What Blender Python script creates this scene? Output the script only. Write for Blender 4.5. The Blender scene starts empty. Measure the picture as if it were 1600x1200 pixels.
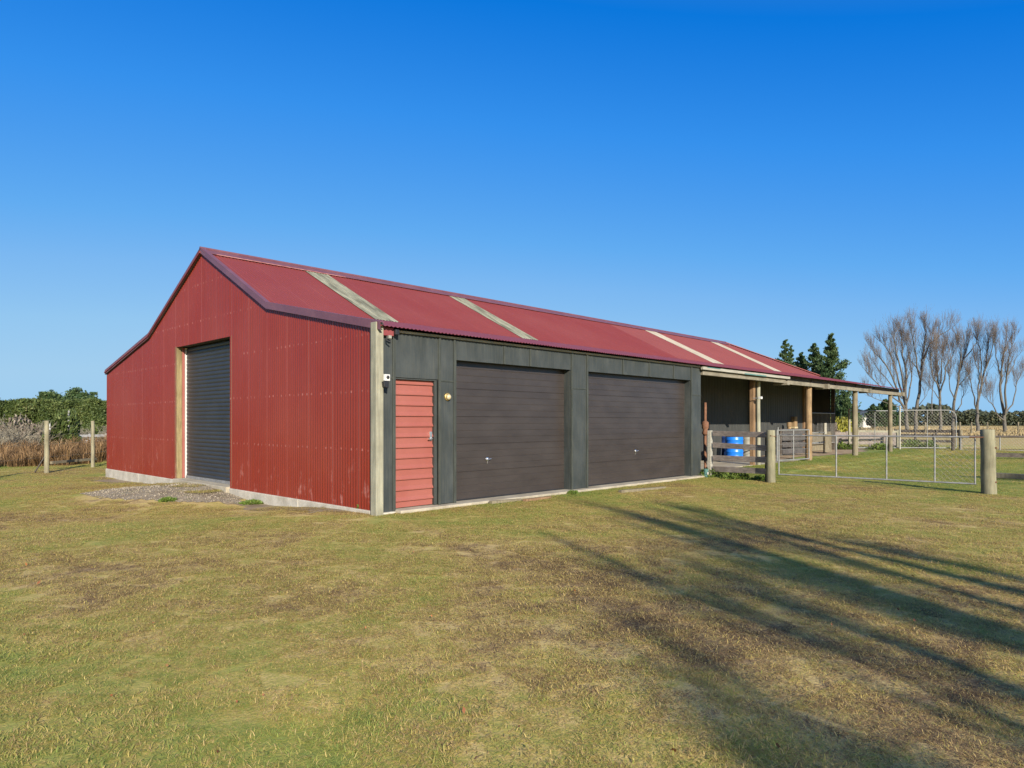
import bpy, math, random
import numpy as np
from mathutils import Vector, Matrix
R = math.radians
sc = bpy.context.scene
col = sc.collection
random.seed(7)
# ------------------------------------------------------------------ camera geometry (surveyed from the photograph)
F, CX, HY, EYE = 1057.0, 800.0, 659.0, 1.4
D1 = (1025/1472.4, 1057/1472.4)
D2 = (-D1[1], D1[0])
CAM = (-5.862, -8.515)
FWD = Vector((D1[1], D2[1], 0))
RGT = Vector((D1[0], D2[0], 0))
def at(px, py, Y):
    """world point seen at pixel (px,py) at distance Y in front of the viewpoint"""
    X = (px-CX)/F*Y; z = EYE-(py-HY)/F*Y
    return Vector((CAM[0]+X*D1[0]+Y*D1[1], CAM[1]+X*D2[0]+Y*D2[1], z))
def gnd(px, py, z=0.0):
    return at(px, py, (EYE-z)*F/(py-HY))
SUN_EL = 23.0
SUN = Vector((-.483*math.cos(R(SUN_EL)), -.876*math.cos(R(SUN_EL)), math.sin(R(SUN_EL)))).normalized()

# ------------------------------------------------------------------ numpy noise
def vnoise(x, y, seed=0):
    xi = np.floor(x).astype(np.int64); yi = np.floor(y).astype(np.int64)
    fx = x-xi; fy = y-yi
    fx = fx*fx*(3-2*fx); fy = fy*fy*(3-2*fy)
    def h(a, b):
        n = (a*374761393 + b*668265263 + seed*974711) & 0x7fffffff
        n = ((n ^ (n >> 13))*1274126177) & 0x7fffffff
        return ((n ^ (n >> 16)) & 0xffff)/65535.0
    return (h(xi, yi)*(1-fx)+h(xi+1, yi)*fx)*(1-fy)+(h(xi, yi+1)*(1-fx)+h(xi+1, yi+1)*fx)*fy
def fbm(x, y, seed=0, o=4):
    t = 0; a = .5; s = 0
    for k in range(o):
        t = t+a*vnoise(x*2**k+k*17.3, y*2**k-k*9.1, seed+k); s += a; a *= .5
    return t/s
def sstep(a, b, x):
    t = np.clip((x-a)/(b-a), 0, 1); return t*t*(3-2*t)
def terrain(x, y):
    x = np.asarray(x, float); y = np.asarray(y, float)
    z = -.15*sstep(.8, 3.5, y)*(1-sstep(1, 4, x))
    z = z-.05*sstep(9, 14, y)*(1-sstep(1, 4, x))
    z = z+.2*np.exp(-(((x+.3)/1.5)**2+((y-6.5)/1.8)**2))
    z = z+.10*sstep(10.5, 13.5, x)*sstep(-2.2, -.6, y)*(1-sstep(29, 33, x))
    far = sstep(3, 12, np.hypot(x-10, y-5)-12)
    z = z+(fbm(x*.35, y*.35, 3)-.5)*.05*(1-np.exp(-((y-0)/1.2)**2)*(y > -2))+far*(fbm(x*.06, y*.06, 5)-.5)*.25
    return z

# ------------------------------------------------------------------ materials
def nt(name):
    m = bpy.data.materials.new(name); m.use_nodes = True
    t = m.node_tree; b = t.nodes['Principled BSDF']
    return m, t, b
def N(t, typ, **kw):
    n = t.nodes.new(typ)
    for k, v in kw.items():
        if k.startswith('i_'): n.inputs[k[2:].replace('_', ' ')].default_value = v
        else: setattr(n, k, v)
    return n
def L(t, a, b): t.links.new(a, b)
def math_(t, op, a, b=None, c=None, clamp=False):
    n = t.nodes.new('ShaderNodeMath'); n.operation = op; n.use_clamp = clamp
    for i, v in enumerate((a, b, c)):
        if v is None: continue
        if isinstance(v, (int, float)): n.inputs[i].default_value = v
        else: L(t, v, n.inputs[i])
    return n.outputs[0]
def mixc(t, fac, a, b, mode='MIX'):
    n = t.nodes.new('ShaderNodeMix'); n.data_type = 'RGBA'; n.blend_type = mode
    for s, v in ((n.inputs['Factor'], fac), (n.inputs['A'], a), (n.inputs['B'], b)):
        if isinstance(v, (int, float)): s.default_value = v
        elif isinstance(v, tuple): s.default_value = (*v, 1) if len(v) == 3 else v
        else: L(t, v, s)
    return n.outputs['Result']
def ramp(t, fac, stops):
    n = t.nodes.new('ShaderNodeValToRGB'); e = n.color_ramp.elements
    while len(e) < len(stops): e.new(.5)
    for k, (p, c) in enumerate(stops):
        e[k].position = p
        e[k].color = (*c, 1) if isinstance(c, tuple) else (c, c, c, 1)
    L(t, fac, n.inputs[0]); return n.outputs[0]
def coords(t, kind='world', scale=(1, 1, 1)):
    if kind == 'world': o = t.nodes.new('ShaderNodeNewGeometry').outputs['Position']
    else: o = t.nodes.new('ShaderNodeTexCoord').outputs['Object']
    if scale == (1, 1, 1): return o
    m = t.nodes.new('ShaderNodeMapping'); m.inputs['Scale'].default_value = scale
    L(t, o, m.inputs[0]); return m.outputs[0]
def noise(t, co, s, detail=4, rough=.55):
    n = t.nodes.new('ShaderNodeTexNoise'); n.inputs['Scale'].default_value = s
    n.inputs['Detail'].default_value = detail; n.inputs['Roughness'].default_value = rough
    L(t, co, n.inputs['Vector']); return n.outputs['Fac']
def bump(t, b, h, strength=.3, dist=.01):
    n = t.nodes.new('ShaderNodeBump'); n.inputs['Strength'].default_value = strength
    n.inputs['Distance'].default_value = dist
    L(t, h, n.inputs['Height']); L(t, n.outputs[0], b.inputs['Normal'])
def simple(name, c1, c2, rough=.7, scale=6, stretch=(1, 1, 1), kind='obj', metal=0, spec=.5, bmp=0, lo=.35, hi=.65, bscale=None):
    m, t, b = nt(name)
    co = coords(t, kind, stretch)
    f = noise(t, co, scale, 6, .6)
    L(t, ramp(t, f, [(lo, c1), (hi, c2)]), b.inputs['Base Color'])
    b.inputs['Roughness'].default_value = rough; b.inputs['Metallic'].default_value = metal
    b.inputs['Specular IOR Level'].default_value = spec
    if bmp: bump(t, b, noise(t, co, bscale or scale*4, 4), bmp, .004)
    return m
M = {}
# weathered timber: grain along Z, along X or along Y
def timber(name, c1, c2, axis='z', rough=.85):
    st = {'z': (9, 9, .7), 'x': (.7, 9, 9), 'y': (9, .7, 9)}[axis]
    m, t, b = nt(name)
    co = coords(t, 'world', st)
    g = noise(t, co, 3.2, 7, .65)
    k = noise(t, coords(t, 'world'), 2.3, 3)
    c = ramp(t, g, [(.3, c1), (.68, c2)])
    c = mixc(t, ramp(t, k, [(.42, 0.0), (.7, .55)]), c, tuple(v*.55 for v in c1))
    L(t, c, b.inputs['Base Color']); b.inputs['Roughness'].default_value = rough
    b.inputs['Specular IOR Level'].default_value = .25
    bump(t, b, g, .5, .004); return m
M['timber_post'] = timber('weathered pale timber', (.225, .21, .15), (.36, .345, .25))
M['timber_gate'] = timber('weathered round post timber', (.17, .155, .095), (.29, .27, .175))
M['timber_rail'] = timber('grey weathered rail timber', (.16, .13, .11), (.36, .305, .26), 'y')
M['timber_beam'] = timber('pale beam timber', (.16, .14, .10), (.28, .25, .185), 'x')
M['timber_brown'] = timber('brown timber post', (.17, .10, .055), (.30, .19, .10))
M['timber_jamb'] = timber('yellowed treated timber', (.17, .125, .055), (.31, .25, .13))
M['timber_grey'] = timber('grey post timber', (.15, .12, .075), (.27, .235, .155))
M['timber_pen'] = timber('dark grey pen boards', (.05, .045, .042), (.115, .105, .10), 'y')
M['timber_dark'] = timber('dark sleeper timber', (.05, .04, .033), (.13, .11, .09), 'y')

def cladding(name, base, lite, seam_axis, seam0, dots_rows, chalk=.5, rough=.42):
    """painted corrugated iron: faded sheet laps every 0.762 m, chalky fixing rows, streaks"""
    m, t, b = nt(name)
    p = coords(t, 'world')
    sep = t.nodes.new('ShaderNodeSeparateXYZ'); L(t, p, sep.inputs[0])
    s = sep.outputs[seam_axis]; z = sep.outputs['Z']
    streak = noise(t, coords(t, 'world', (6, 6, .35)), 1.6, 6, .6)
    big = noise(t, p, .55, 4)
    fine = noise(t, p, 14, 4)
    c = mixc(t, ramp(t, streak, [(.38, 0.0), (.72, .35)]), base, tuple(v*.8 for v in base))
    c = mixc(t, ramp(t, big, [(.35, 0.0), (.75, .30)]), c, lite)
    # laps
    q = math_(t, 'FRACT', math_(t, 'DIVIDE', math_(t, 'SUBTRACT', s, seam0), .762))
    lap = math_(t, 'LESS_THAN', q, .030)
    lapn = math_(t, 'MULTIPLY', lap, ramp(t, noise(t, coords(t, 'world', (1, 1, .5)), 1.1, 4), [(.3, .25), (.62, 1.0)]))
    c = mixc(t, math_(t, 'MULTIPLY', lapn, chalk), c, tuple(v*1.5+.035 for v in lite))
    if dots_rows:
        d = None
        qs = math_(t, 'ABSOLUTE', math_(t, 'SUBTRACT', math_(t, 'FRACT', math_(t, 'DIVIDE', s, .1524)), .5))
        hs = math_(t, 'LESS_THAN', qs, .14)
        for r in dots_rows:
            e = math_(t, 'LESS_THAN', math_(t, 'ABSOLUTE', math_(t, 'SUBTRACT', z, r)), .018)
            d = e if d is None else math_(t, 'MAXIMUM', d, e)
        d = math_(t, 'MULTIPLY', math_(t, 'MULTIPLY', d, hs), ramp(t, fine, [(.45, 0.0), (.62, .42)]))
        c = mixc(t, d, c, tuple(min(1, v*1.5+.1) for v in lite))
        # scuffs low on the sheet
        low = math_(t, 'SUBTRACT', 1.0, math_(t, 'DIVIDE', z, .9), clamp=True)
        sc_ = math_(t, 'MULTIPLY', low, ramp(t, noise(t, coords(t, 'world', (3, 3, 1.2)), 1.7, 7, .7), [(.57, 0.0), (.69, .75)]))
        c = mixc(t, sc_, c, tuple(min(1, v*1.3+.12) for v in lite))
    L(t, c, b.inputs['Base Color'])
    L(t, ramp(t, streak, [(.3, rough-.06), (.7, rough+.14)]), b.inputs['Roughness'])
    b.inputs['Specular IOR Level'].default_value = .42
    return m
M['red_wall'] = cladding('red painted corrugated wall', (.170, .021, .0105), (.225, .058, .038), 'Y', 3.5-.762*4, (.97, 1.87, 2.74, 3.6, 4.4), chalk=.85, rough=.28)
M['red_roof'] = cladding('red painted corrugated roof', (.18, .028, .023), (.23, .062, .052), 'X', .2, None, .07, .55)
M['red_roof_faded'] = cladding('faded red corrugated roof', (.205, .047, .040), (.26, .07, .058), 'X', .2, None, .07, .6)
M['burgundy'] = simple('burgundy folded flashing', (.125, .046, .056), (.16, .065, .074), .42, 3, (1, 1, 1), 'world')
M['burgundy_roof'] = simple('burgundy lean-to roof sheet', (.185, .034, .038), (.22, .055, .055), .58, 3, (1, 1, 1), 'world', spec=.35)
M['lap_line'] = simple('pale weathered flashing edge', (.24, .07, .065), (.36, .17, .15), .6, 9, (1, 1, 1), 'world')
M['sky_green'] = simple('lichen stained translucent sheet', (.11, .105, .065), (.29, .28, .19), .6, 3.2, (2.2, .5, .5), 'world', bmp=.1)
M['sky_tan'] = simple('bleached translucent sheet', (.33, .275, .195), (.45, .39, .29), .6, 3, (2, .5, .5), 'world')
def ply():
    m, t, b = nt('dark stained plywood')
    p = coords(t, 'world')
    a = noise(t, coords(t, 'world', (1, 1, .55)), 2.1, 7, .62)
    g = noise(t, coords(t, 'world', (14, 14, .8)), 2.5, 5)
    c = ramp(t, a, [(.30, (.020, .025, .022)), (.5, (.033, .039, .037)), (.72, (.056, .063, .059))])
    c = mixc(t, ramp(t, g, [(.45, 0.0), (.75, .4)]), c, (.09, .088, .068))
    blot = ramp(t, noise(t, p, 5.5, 5, .7), [(.60, 0.0), (.72, .5)])
    c = mixc(t, blot, c, (.035, .045, .05))
    L(t, c, b.inputs['Base Color']); b.inputs['Roughness'].default_value = .62
    bump(t, b, g, .2, .003); return m
M['ply'] = ply()
M['batten'] = simple('dark stained batten', (.030, .034, .027), (.055, .06, .048), .6, 4, (5, 5, .7), 'world')
M['garage'] = simple('dark brown sectional door', (.035, .028, .0245), (.046, .0375, .033), .36, 1.6, (1, 1, 2.5), 'world')
M['salmon'] = simple('salmon red painted steel', (.27, .078, .057), (.30, .098, .073), .5, 1.2, (1, 1, 1), 'world')
M['roller'] = simple('charcoal roller steel', (.020, .0195, .018), (.028, .027, .0255), .48, 2, (1, 1, 1), 'world', spec=.6)
def conc(name, a, b_, s=3):
    m, t, b = nt(name); p = coords(t, 'world')
    f = noise(t, p, s, 8, .65); g = noise(t, p, s*14, 4)
    c = ramp(t, f, [(.32, a), (.6, b_)])
    c = mixc(t, ramp(t, g, [(.3, .3), (.6, 0.0)]), c, tuple(v*.6 for v in a))
    L(t, c, b.inputs['Base Color']); b.inputs['Roughness'].default_value = .9
    bump(t, b, g, .35, .006); return m
M['concrete'] = conc('pale concrete plinth', (.35, .31, .235), (.53, .485, .39))
M['concrete_slab'] = conc('worn concrete slab', (.25, .21, .145), (.42, .37, .275), 2)
M['galv'] = simple('galvanised steel tube', (.19, .19, .175), (.28, .28, .26), .5, 12, (1, 1, 1), 'obj', .2)
M['galv_dull'] = simple('dull galvanised tube', (.19, .185, .17), (.28, .275, .26), .55, 12, (1, 1, 1), 'obj', .2)
M['wire'] = simple('zinc wire', (.15, .145, .125), (.26, .25, .22), .5, 12, (1, 1, 1), 'obj', .3)
M['rust'] = simple('rusty steel', (.12, .05, .025), (.22, .105, .055), .85, 9)
M['chrome'] = simple('satin metal', (.65, .63, .58), (.8, .78, .74), .28, 9, metal=.9)
M['white'] = simple('white plastic', (.50, .49, .45), (.6, .59, .55), .45, 5)
M['black'] = simple('black plastic', (.012, .012, .013), (.022, .022, .023), .45, 5)
M['brass'] = simple('brass rim', (.48, .32, .10), (.6, .42, .16), .4, 8, metal=.7)
M['cream'] = simple('cream lamp glass', (.42, .34, .19), (.5, .42, .26), .3, 8)
M['blue'] = simple('blue drum plastic', (.008, .14, .62), (.015, .19, .72), .35, 4)
M['dark_wall'] = simple('charcoal wall cladding', (.036, .037, .034), (.052, .053, .048), .7, 2, (3, 3, .5), 'world')
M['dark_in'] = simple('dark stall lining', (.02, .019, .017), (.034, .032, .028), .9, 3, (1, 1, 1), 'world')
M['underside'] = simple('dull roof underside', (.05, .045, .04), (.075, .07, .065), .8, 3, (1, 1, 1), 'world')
M['off_white'] = simple('off white weathered board', (.27, .25, .195), (.37, .35, .285), .7, 5, (.6, 5, 5), 'world')
M['teal'] = simple('flaking teal paint', (.05, .14, .125), (.10, .21, .19), .7, 9, (1, 6, 6), 'world')
M['tank'] = simple('pale grey weathered drum', (.20, .20, .16), (.29, .28, .235), .7, 5)
M['soil'] = simple('bare brown soil', (.17, .12, .065), (.30, .23, .13), .95, 3, (1, 1, 1), 'world')
M['house_wall'] = simple('white house wall', (.42, .40, .35), (.5, .48, .43), .7, 2)
M['house_roof'] = simple('slate grey roof', (.075, .085, .105), (.10, .11, .13), .6, 2)
M['glass'] = simple('dark window glass', (.02, .025, .03), (.03, .035, .04), .1, 2)
M['bark'] = simple('grey brown bark', (.062, .054, .043), (.155, .14, .112), .9, 5, (4, 4, .8), 'world', bmp=.4)
M['twig'] = simple('purple brown twig', (.092, .070, .055), (.16, .128, .104), .9, .5, (1, 1, 1), 'world')
M['twig_grey'] = simple('grey dead twig', (.15, .125, .085), (.34, .30, .215), .9, 2.5, (1, 1, 1), 'world')

def leafmat(name, stops, rough=.6, trans=.0, clump=.6):
    """colour per leaf (attribute rnd) and per clump (noise)"""
    m, t, b = nt(name)
    a = t.nodes.new('ShaderNodeAttribute'); a.attribute_name = 'rnd'
    n = noise(t, coords(t, 'world'), clump, 3)
    f = math_(t, 'ADD', math_(t, 'MULTIPLY', a.outputs['Fac'], .55), math_(t, 'MULTIPLY', math_(t, 'SUBTRACT', n, .28), 1.0))
    L(t, ramp(t, f, stops), b.inputs['Base Color']); b.inputs['Roughness'].default_value = rough
    b.inputs['Specular IOR Level'].default_value = .25
    return m
M['pine'] = leafmat('pine needles', [(.1, (.022, .045, .018)), (.5, (.040, .075, .026)), (.9, (.085, .115, .04))], clump=.5)
M['hedge'] = leafmat('hedge leaves', [(.1, (.022, .038, .010)), (.5, (.058, .084, .020)), (.8, (.12, .145, .042)), (.98, (.22, .17, .085))], clump=.45)
M['belt'] = leafmat('far tree foliage', [(.15, (.035, .048, .030)), (.6, (.07, .078, .042)), (.95, (.125, .115, .06))], clump=.07)
M['weed'] = leafmat('weed leaves', [(.1, (.05, .085, .012)), (.6, (.10, .15, .025)), (.95, (.19, .22, .055))], clump=2)
M['dry'] = leafmat('dry orange grass', [(.1, (.05, .034, .018)), (.4, (.15, .088, .040)), (.7, (.29, .175, .08)), (.95, (.40, .30, .17))], .8, clump=1.5)
M['yellow'] = leafmat('yellow green broom', [(.1, (.12, .12, .02)), (.6, (.28, .26, .04)), (.95, (.4, .36, .07))], clump=1)
M['brush'] = leafmat('dead brush', [(.1, (.085, .068, .05)), (.6, (.19, .155, .12)), (.95, (.30, .26, .2))], clump=1)

def lawn_colour(t, blades):
    """one palette for the turf and its blades: soil, straw, olive, green by patches of world position"""
    p = coords(t, 'world')
    n1 = noise(t, p, .33, 5, .6); n2 = noise(t, p, 1.5, 5, .62); n3 = noise(t, p, 7, 4, .6)
    sep = t.nodes.new('ShaderNodeSeparateXYZ'); L(t, p, sep.inputs[0])
    x, y = sep.outputs['X'], sep.outputs['Y']
    def mr(v, a, b_):
        n = t.nodes.new('ShaderNodeMapRange'); n.interpolation_type = 'SMOOTHSTEP'
        L(t, v, n.inputs[0]); n.inputs[1].default_value = a; n.inputs[2].default_value = b_
        return n.outputs[0]
    f = math_(t, 'MULTIPLY', n1, 1.15)
    f = math_(t, 'MULTIPLY_ADD', n2, .75, f)
    f = math_(t, 'MULTIPLY_ADD', n3, .44, f)
    f = math_(t, 'SUBTRACT', f, .695)
    # lush strip along the slab, green ground beyond the gate, browner ground in front
    strip = math_(t, 'MULTIPLY', mr(y, -.85, -.25), mr(x, .8, 2.5))
    f = math_(t, 'MULTIPLY_ADD', strip, .16, f)
    pad = math_(t, 'MULTIPLY', mr(x, 9.2, 10.4), math_(t, 'SUBTRACT', 1.0, mr(x, 27, 33)))
    f = math_(t, 'MULTIPLY_ADD', pad, .22, f)
    left = mr(math_(t, 'MULTIPLY_ADD', x, -.9, math_(t, 'MULTIPLY', y, .55)), 5.5, 13)
    f = math_(t, 'MULTIPLY_ADD', left, .13, f)
    near = mr(math_(t, 'MULTIPLY_ADD', x, -1.0, math_(t, 'MULTIPLY', y, -.2)), 4.4, 6.2)
    f = math_(t, 'MULTIPLY_ADD', near, .20, f)
    worn = math_(t, 'MULTIPLY', mr(x, -5.2, -3.6), math_(t, 'SUBTRACT', 1.0, mr(x, 1.5, 4.5)))  # browner tone over this box of lawn
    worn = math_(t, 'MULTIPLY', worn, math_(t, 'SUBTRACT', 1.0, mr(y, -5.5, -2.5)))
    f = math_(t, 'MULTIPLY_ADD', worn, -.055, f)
    far = mr(math_(t, 'ADD', x, y), 36, 50)
    soilf = f
    if blades:
        a = t.nodes.new('ShaderNodeAttribute'); a.attribute_name = 'rnd'
        f = math_(t, 'ADD', f, math_(t, 'MULTIPLY', math_(t, 'SUBTRACT', a.outputs['Fac'], .5), .62))
    else:
        h = noise(t, p, 70, 3, .7)
        f = math_(t, 'ADD', f, math_(t, 'MULTIPLY', math_(t, 'SUBTRACT', h, .5), .55))
    k = 2.4 if blades else 1.7
    def s(c): return (c[0]*k*1.02, c[1]*k*.95, c[2]*k*.88)
    c = ramp(t, f, [(.12, s((.075, .055, .034))), (.27, s((.165, .118, .062))), (.40, s((.305, .243, .105))), (.52, s((.225, .195, .060))), (.68, s((.150, .168, .045))), (.92, s((.115, .155, .040)))])
    soil = ramp(t, math_(t, 'MULTIPLY_ADD', noise(t, p, 2.6, 5, .65), .75, math_(t, 'MULTIPLY', noise(t, p, .7, 3), .45)), [(.385, .7), (.46, 0.0)])
    c = mixc(t, soil, c, (.125, .083, .040))
    c = mixc(t, math_(t, 'MULTIPLY', far, .8), c, (.43, .31, .13))
    return c
def lawn_mat():
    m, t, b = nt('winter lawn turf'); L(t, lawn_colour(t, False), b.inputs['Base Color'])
    b.inputs['Roughness'].default_value = .95; b.inputs['Specular IOR Level'].default_value = .1
    p = coords(t, 'world')
    bump(t, b, math_(t, 'ADD', noise(t, p, 45, 5, .7), math_(t, 'MULTIPLY', noise(t, p, 9, 3), .8)), .6, .015)
    return m
def blade_mat():
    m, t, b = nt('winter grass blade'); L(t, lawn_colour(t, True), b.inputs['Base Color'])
    b.inputs['Roughness'].default_value = .7; b.inputs['Specular IOR Level'].default_value = .2
    c = b.inputs['Base Color'].links[0].from_socket
    tr = t.nodes.new('ShaderNodeBsdfTranslucent'); L(t, c, tr.inputs['Color'])
    mx = t.nodes.new('ShaderNodeMixShader'); mx.inputs[0].default_value = .42
    L(t, b.outputs[0], mx.inputs[1]); L(t, tr.outputs[0], mx.inputs[2]); L(t, mx.outputs[0], t.nodes['Material Output'].inputs['Surface'])
    return m
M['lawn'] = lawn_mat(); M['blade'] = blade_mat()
def gravel_mat():
    m, t, b = nt('grey driveway gravel'); p = coords(t, 'world')
    v = t.nodes.new('ShaderNodeTexVoronoi'); v.inputs['Scale'].default_value = 38; L(t, p, v.inputs['Vector'])
    c = ramp(t, v.outputs['Color'], [(.1, (.17, .13, .08)), (.5, (.27, .215, .14)), (.9, (.38, .32, .23))])
    c = mixc(t, ramp(t, noise(t, p, 1.4, 5), [(.45, 0.0), (.65, .8)]), c, (.16, .115, .07))
    c = mixc(t, ramp(t, noise(t, p, 3.4, 5), [(.58, 0.0), (.68, .7)]), c, (.13, .14, .04))
    L(t, c, b.inputs['Base Color']); b.inputs['Roughness'].default_value = .95
    bump(t, b, v.outputs['Distance'], .8, .02); return m
M['gravel'] = gravel_mat()
M['stone'] = leafmat('gravel stone', [(.1, (.19, .155, .105)), (.6, (.32, .265, .19)), (.95, (.46, .41, .32))], .9, clump=1)

# ------------------------------------------------------------------ mesh building
class MB:
    def __init__(s): s.v = []; s.f = []
    def add(s, vs, fs):
        o = len(s.v); s.v += [tuple(v) for v in vs]; s.f += [tuple(i+o for i in f) for f in fs]; return s
    def box(s, x0, x1, y0, y1, z0, z1):
        return s.add([(x0,y0,z0),(x1,y0,z0),(x1,y1,z0),(x0,y1,z0),(x0,y0,z1),(x1,y0,z1),(x1,y1,z1),(x0,y1,z1)],
                     [(0,3,2,1),(4,5,6,7),(0,1,5,4),(1,2,6,5),(2,3,7,6),(3,0,4,7)])
    def bar(s, a, b, w, h, up=Vector((0, 0, 1))):
        a = Vector(a); b = Vector(b); d = (b-a).normalized(); x = d.cross(up).normalized()*(w/2); y = x.cross(d).normalized()*(h/2)
        vs = [p+i*x+j*y for p in (a, b) for i, j in ((-1,-1),(1,-1),(1,1),(-1,1))]
        return s.add(vs, [(0,1,2,3),(7,6,5,4),(0,4,5,1),(1,5,6,2),(2,6,7,3),(3,7,4,0)])
    def tube(s, pts, rad, n=8, cap=True):
        pts = [Vector(p) for p in pts]
        if not hasattr(rad, '__len__'): rad = [rad]*len(pts)
        o = len(s.v); prev = None
        for i, p in enumerate(pts):
            d = (pts[min(i+1, len(pts)-1)]-pts[max(i-1, 0)]).normalized()
            if prev is None: x = d.orthogonal().normalized()
            else: x = (prev-d*prev.dot(d)).normalized()
            prev = x; y = d.cross(x)
            for k in range(n):
                a = 2*math.pi*k/n
                s.v.append(tuple(p+(x*math.cos(a)+y*math.sin(a))*rad[i]))
        for i in range(len(pts)-1):
            for k in range(n):
                k2 = (k+1) % n
                s.f.append((o+i*n+k, o+i*n+k2, o+(i+1)*n+k2, o+(i+1)*n+k))
        if cap:
            s.f.append(tuple(o+k for k in reversed(range(n)))); s.f.append(tuple(o+(len(pts)-1)*n+k for k in range(n)))
        return s
    def prism(s, poly, ext):
        """poly: list of 3D points (planar), ext: extrusion vector"""
        n = len(poly); ext = Vector(ext)
        return s.add([Vector(p) for p in poly]+[Vector(p)+ext for p in poly],
                     [tuple(range(n)), tuple(reversed(range(n, 2*n)))]+[(i, i+n, (i+1) % n+n, (i+1) % n) for i in range(n)])
    def lathe(s, c, prof, n=20, ax=Vector((0, 0, 1))):
        c = Vector(c); x = ax.orthogonal().normalized(); y = ax.cross(x); o = len(s.v)
        for r, h in prof:
            for k in range(n):
                a = 2*math.pi*k/n; s.v.append(tuple(c+ax*h+(x*math.cos(a)+y*math.sin(a))*r))
        for i in range(len(prof)-1):
            for k in range(n):
                k2 = (k+1) % n; s.f.append((o+i*n+k, o+i*n+k2, o+(i+1)*n+k2, o+(i+1)*n+k))
        s.f.append(tuple(o+k for k in reversed(range(n)))); s.f.append(tuple(o+(len(prof)-1)*n+k for k in range(n)))
        return s
    def corr(s, O, A, B, Nn, s0, s1, t0, t1, pitch=.0762, amp=.0085, per=6, rows=1, ph=0.0):
        """corrugated sheet: waves across A, running along B; t0/t1 are functions of s or numbers"""
        O, A, B, Nn = Vector(O), Vector(A), Vector(B), Vector(Nn)
        n = max(2, int((s1-s0)/pitch*per)); o = len(s.v)
        for i in range(n+1):
            q = s0+(s1-s0)*i/n; off = Nn*(amp*math.cos(2*math.pi*q/pitch+ph)-(.0025 if int(math.floor(q/.762)) % 2 else 0))
            a = t0(q) if callable(t0) else t0; b = t1(q) if callable(t1) else t1
            for r in range(rows+1): s.v.append(tuple(O+A*q+B*(a+(b-a)*r/rows)+off))
        m = rows+1
        for i in range(n):
            for r in range(rows): s.f.append((o+i*m+r, o+(i+1)*m+r, o+(i+1)*m+r+1, o+i*m+r+1))
        return s
    def build(s, name, mat, parent=None, smooth=False, bevel=0, angle=None):
        me = bpy.data.meshes.new(name); me.from_pydata(s.v, [], s.f); me.update()
        me.materials.append(M[mat] if isinstance(mat, str) else mat)
        if smooth: me.polygons.foreach_set('use_smooth', [True]*len(me.polygons))
        o = bpy.data.objects.new(name, me); col.objects.link(o)
        if parent is not None:
            o.parent = parent; o.location = Vector((0, 0, 0))
            w = parent; off = Vector((0, 0, 0))
            while w is not None: off += w.location; w = w.parent
            if off.length > 0:
                me.transform(Matrix.Translation(-off))
        if bevel:
            b = o.modifiers.new('bevel', 'BEVEL'); b.width = bevel; b.segments = 2; b.limit_method = 'ANGLE'
        if smooth and angle:
            me.set_sharp_from_angle(angle=R(angle))
        return o
def tag(o, label, cat=None, group=None, kind=None):
    if label: o['label'] = label
    if cat: o['category'] = cat
    if group: o['group'] = group
    if kind: o['kind'] = kind
    return o
def thing(name, loc, label, cat, group=None):
    o = bpy.data.objects.new(name, None); o.empty_display_size = .2; o.location = loc; col.objects.link(o)
    return tag(o, label, cat, group)
def npmesh(name, verts, faces_flat, loop_tot, mat, rnd=None, parent=None, smooth=False):
    """fast mesh from numpy arrays; rnd is a per-vertex attribute"""
    me = bpy.data.meshes.new(name)
    me.vertices.add(len(verts)); me.vertices.foreach_set('co', np.ascontiguousarray(verts, np.float32).ravel())
    me.loops.add(len(faces_flat)); me.loops.foreach_set('vertex_index', np.ascontiguousarray(faces_flat, np.int32))
    me.polygons.add(len(loop_tot))
    st = np.concatenate(([0], np.cumsum(loop_tot)[:-1])).astype(np.int32)
    me.polygons.foreach_set('loop_start', st); me.polygons.foreach_set('loop_total', np.asarray(loop_tot, np.int32))
    if smooth: me.polygons.foreach_set('use_smooth', np.ones(len(loop_tot), bool))
    me.update(calc_edges=True); me.validate()
    if rnd is not None:
        a = me.attributes.new('rnd', 'FLOAT', 'POINT'); a.data.foreach_set('value', np.ascontiguousarray(rnd, np.float32))
    me.materials.append(M[mat])
    o = bpy.data.objects.new(name, me); col.objects.link(o)
    if parent is not None:
        o.parent = parent; me.transform(Matrix.Translation(-parent.location))
    return o
def leaf_quads(P, size, rng, flat=0.0, dirs=None):
    """random leaf quads (diamond shaped) at points P"""
    n = len(P)
    a = rng.normal(size=(n, 3)) if dirs is None else dirs+rng.normal(size=(n, 3))*.45
    a /= np.linalg.norm(a, axis=1)[:, None]
    b = rng.normal(size=(n, 3)); b -= a*(a*b).sum(1)[:, None]; b /= np.linalg.norm(b, axis=1)[:, None]
    sz = size*(.6+.8*rng.random(n))[:, None]
    v = np.stack([P-a*sz, P+b*sz*.45, P+a*sz, P-b*sz*.45], 1).reshape(-1, 3)
    f = np.arange(4*n); r = np.repeat(rng.random(n), 4)
    return v, f, np.full(n, 4), r
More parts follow.
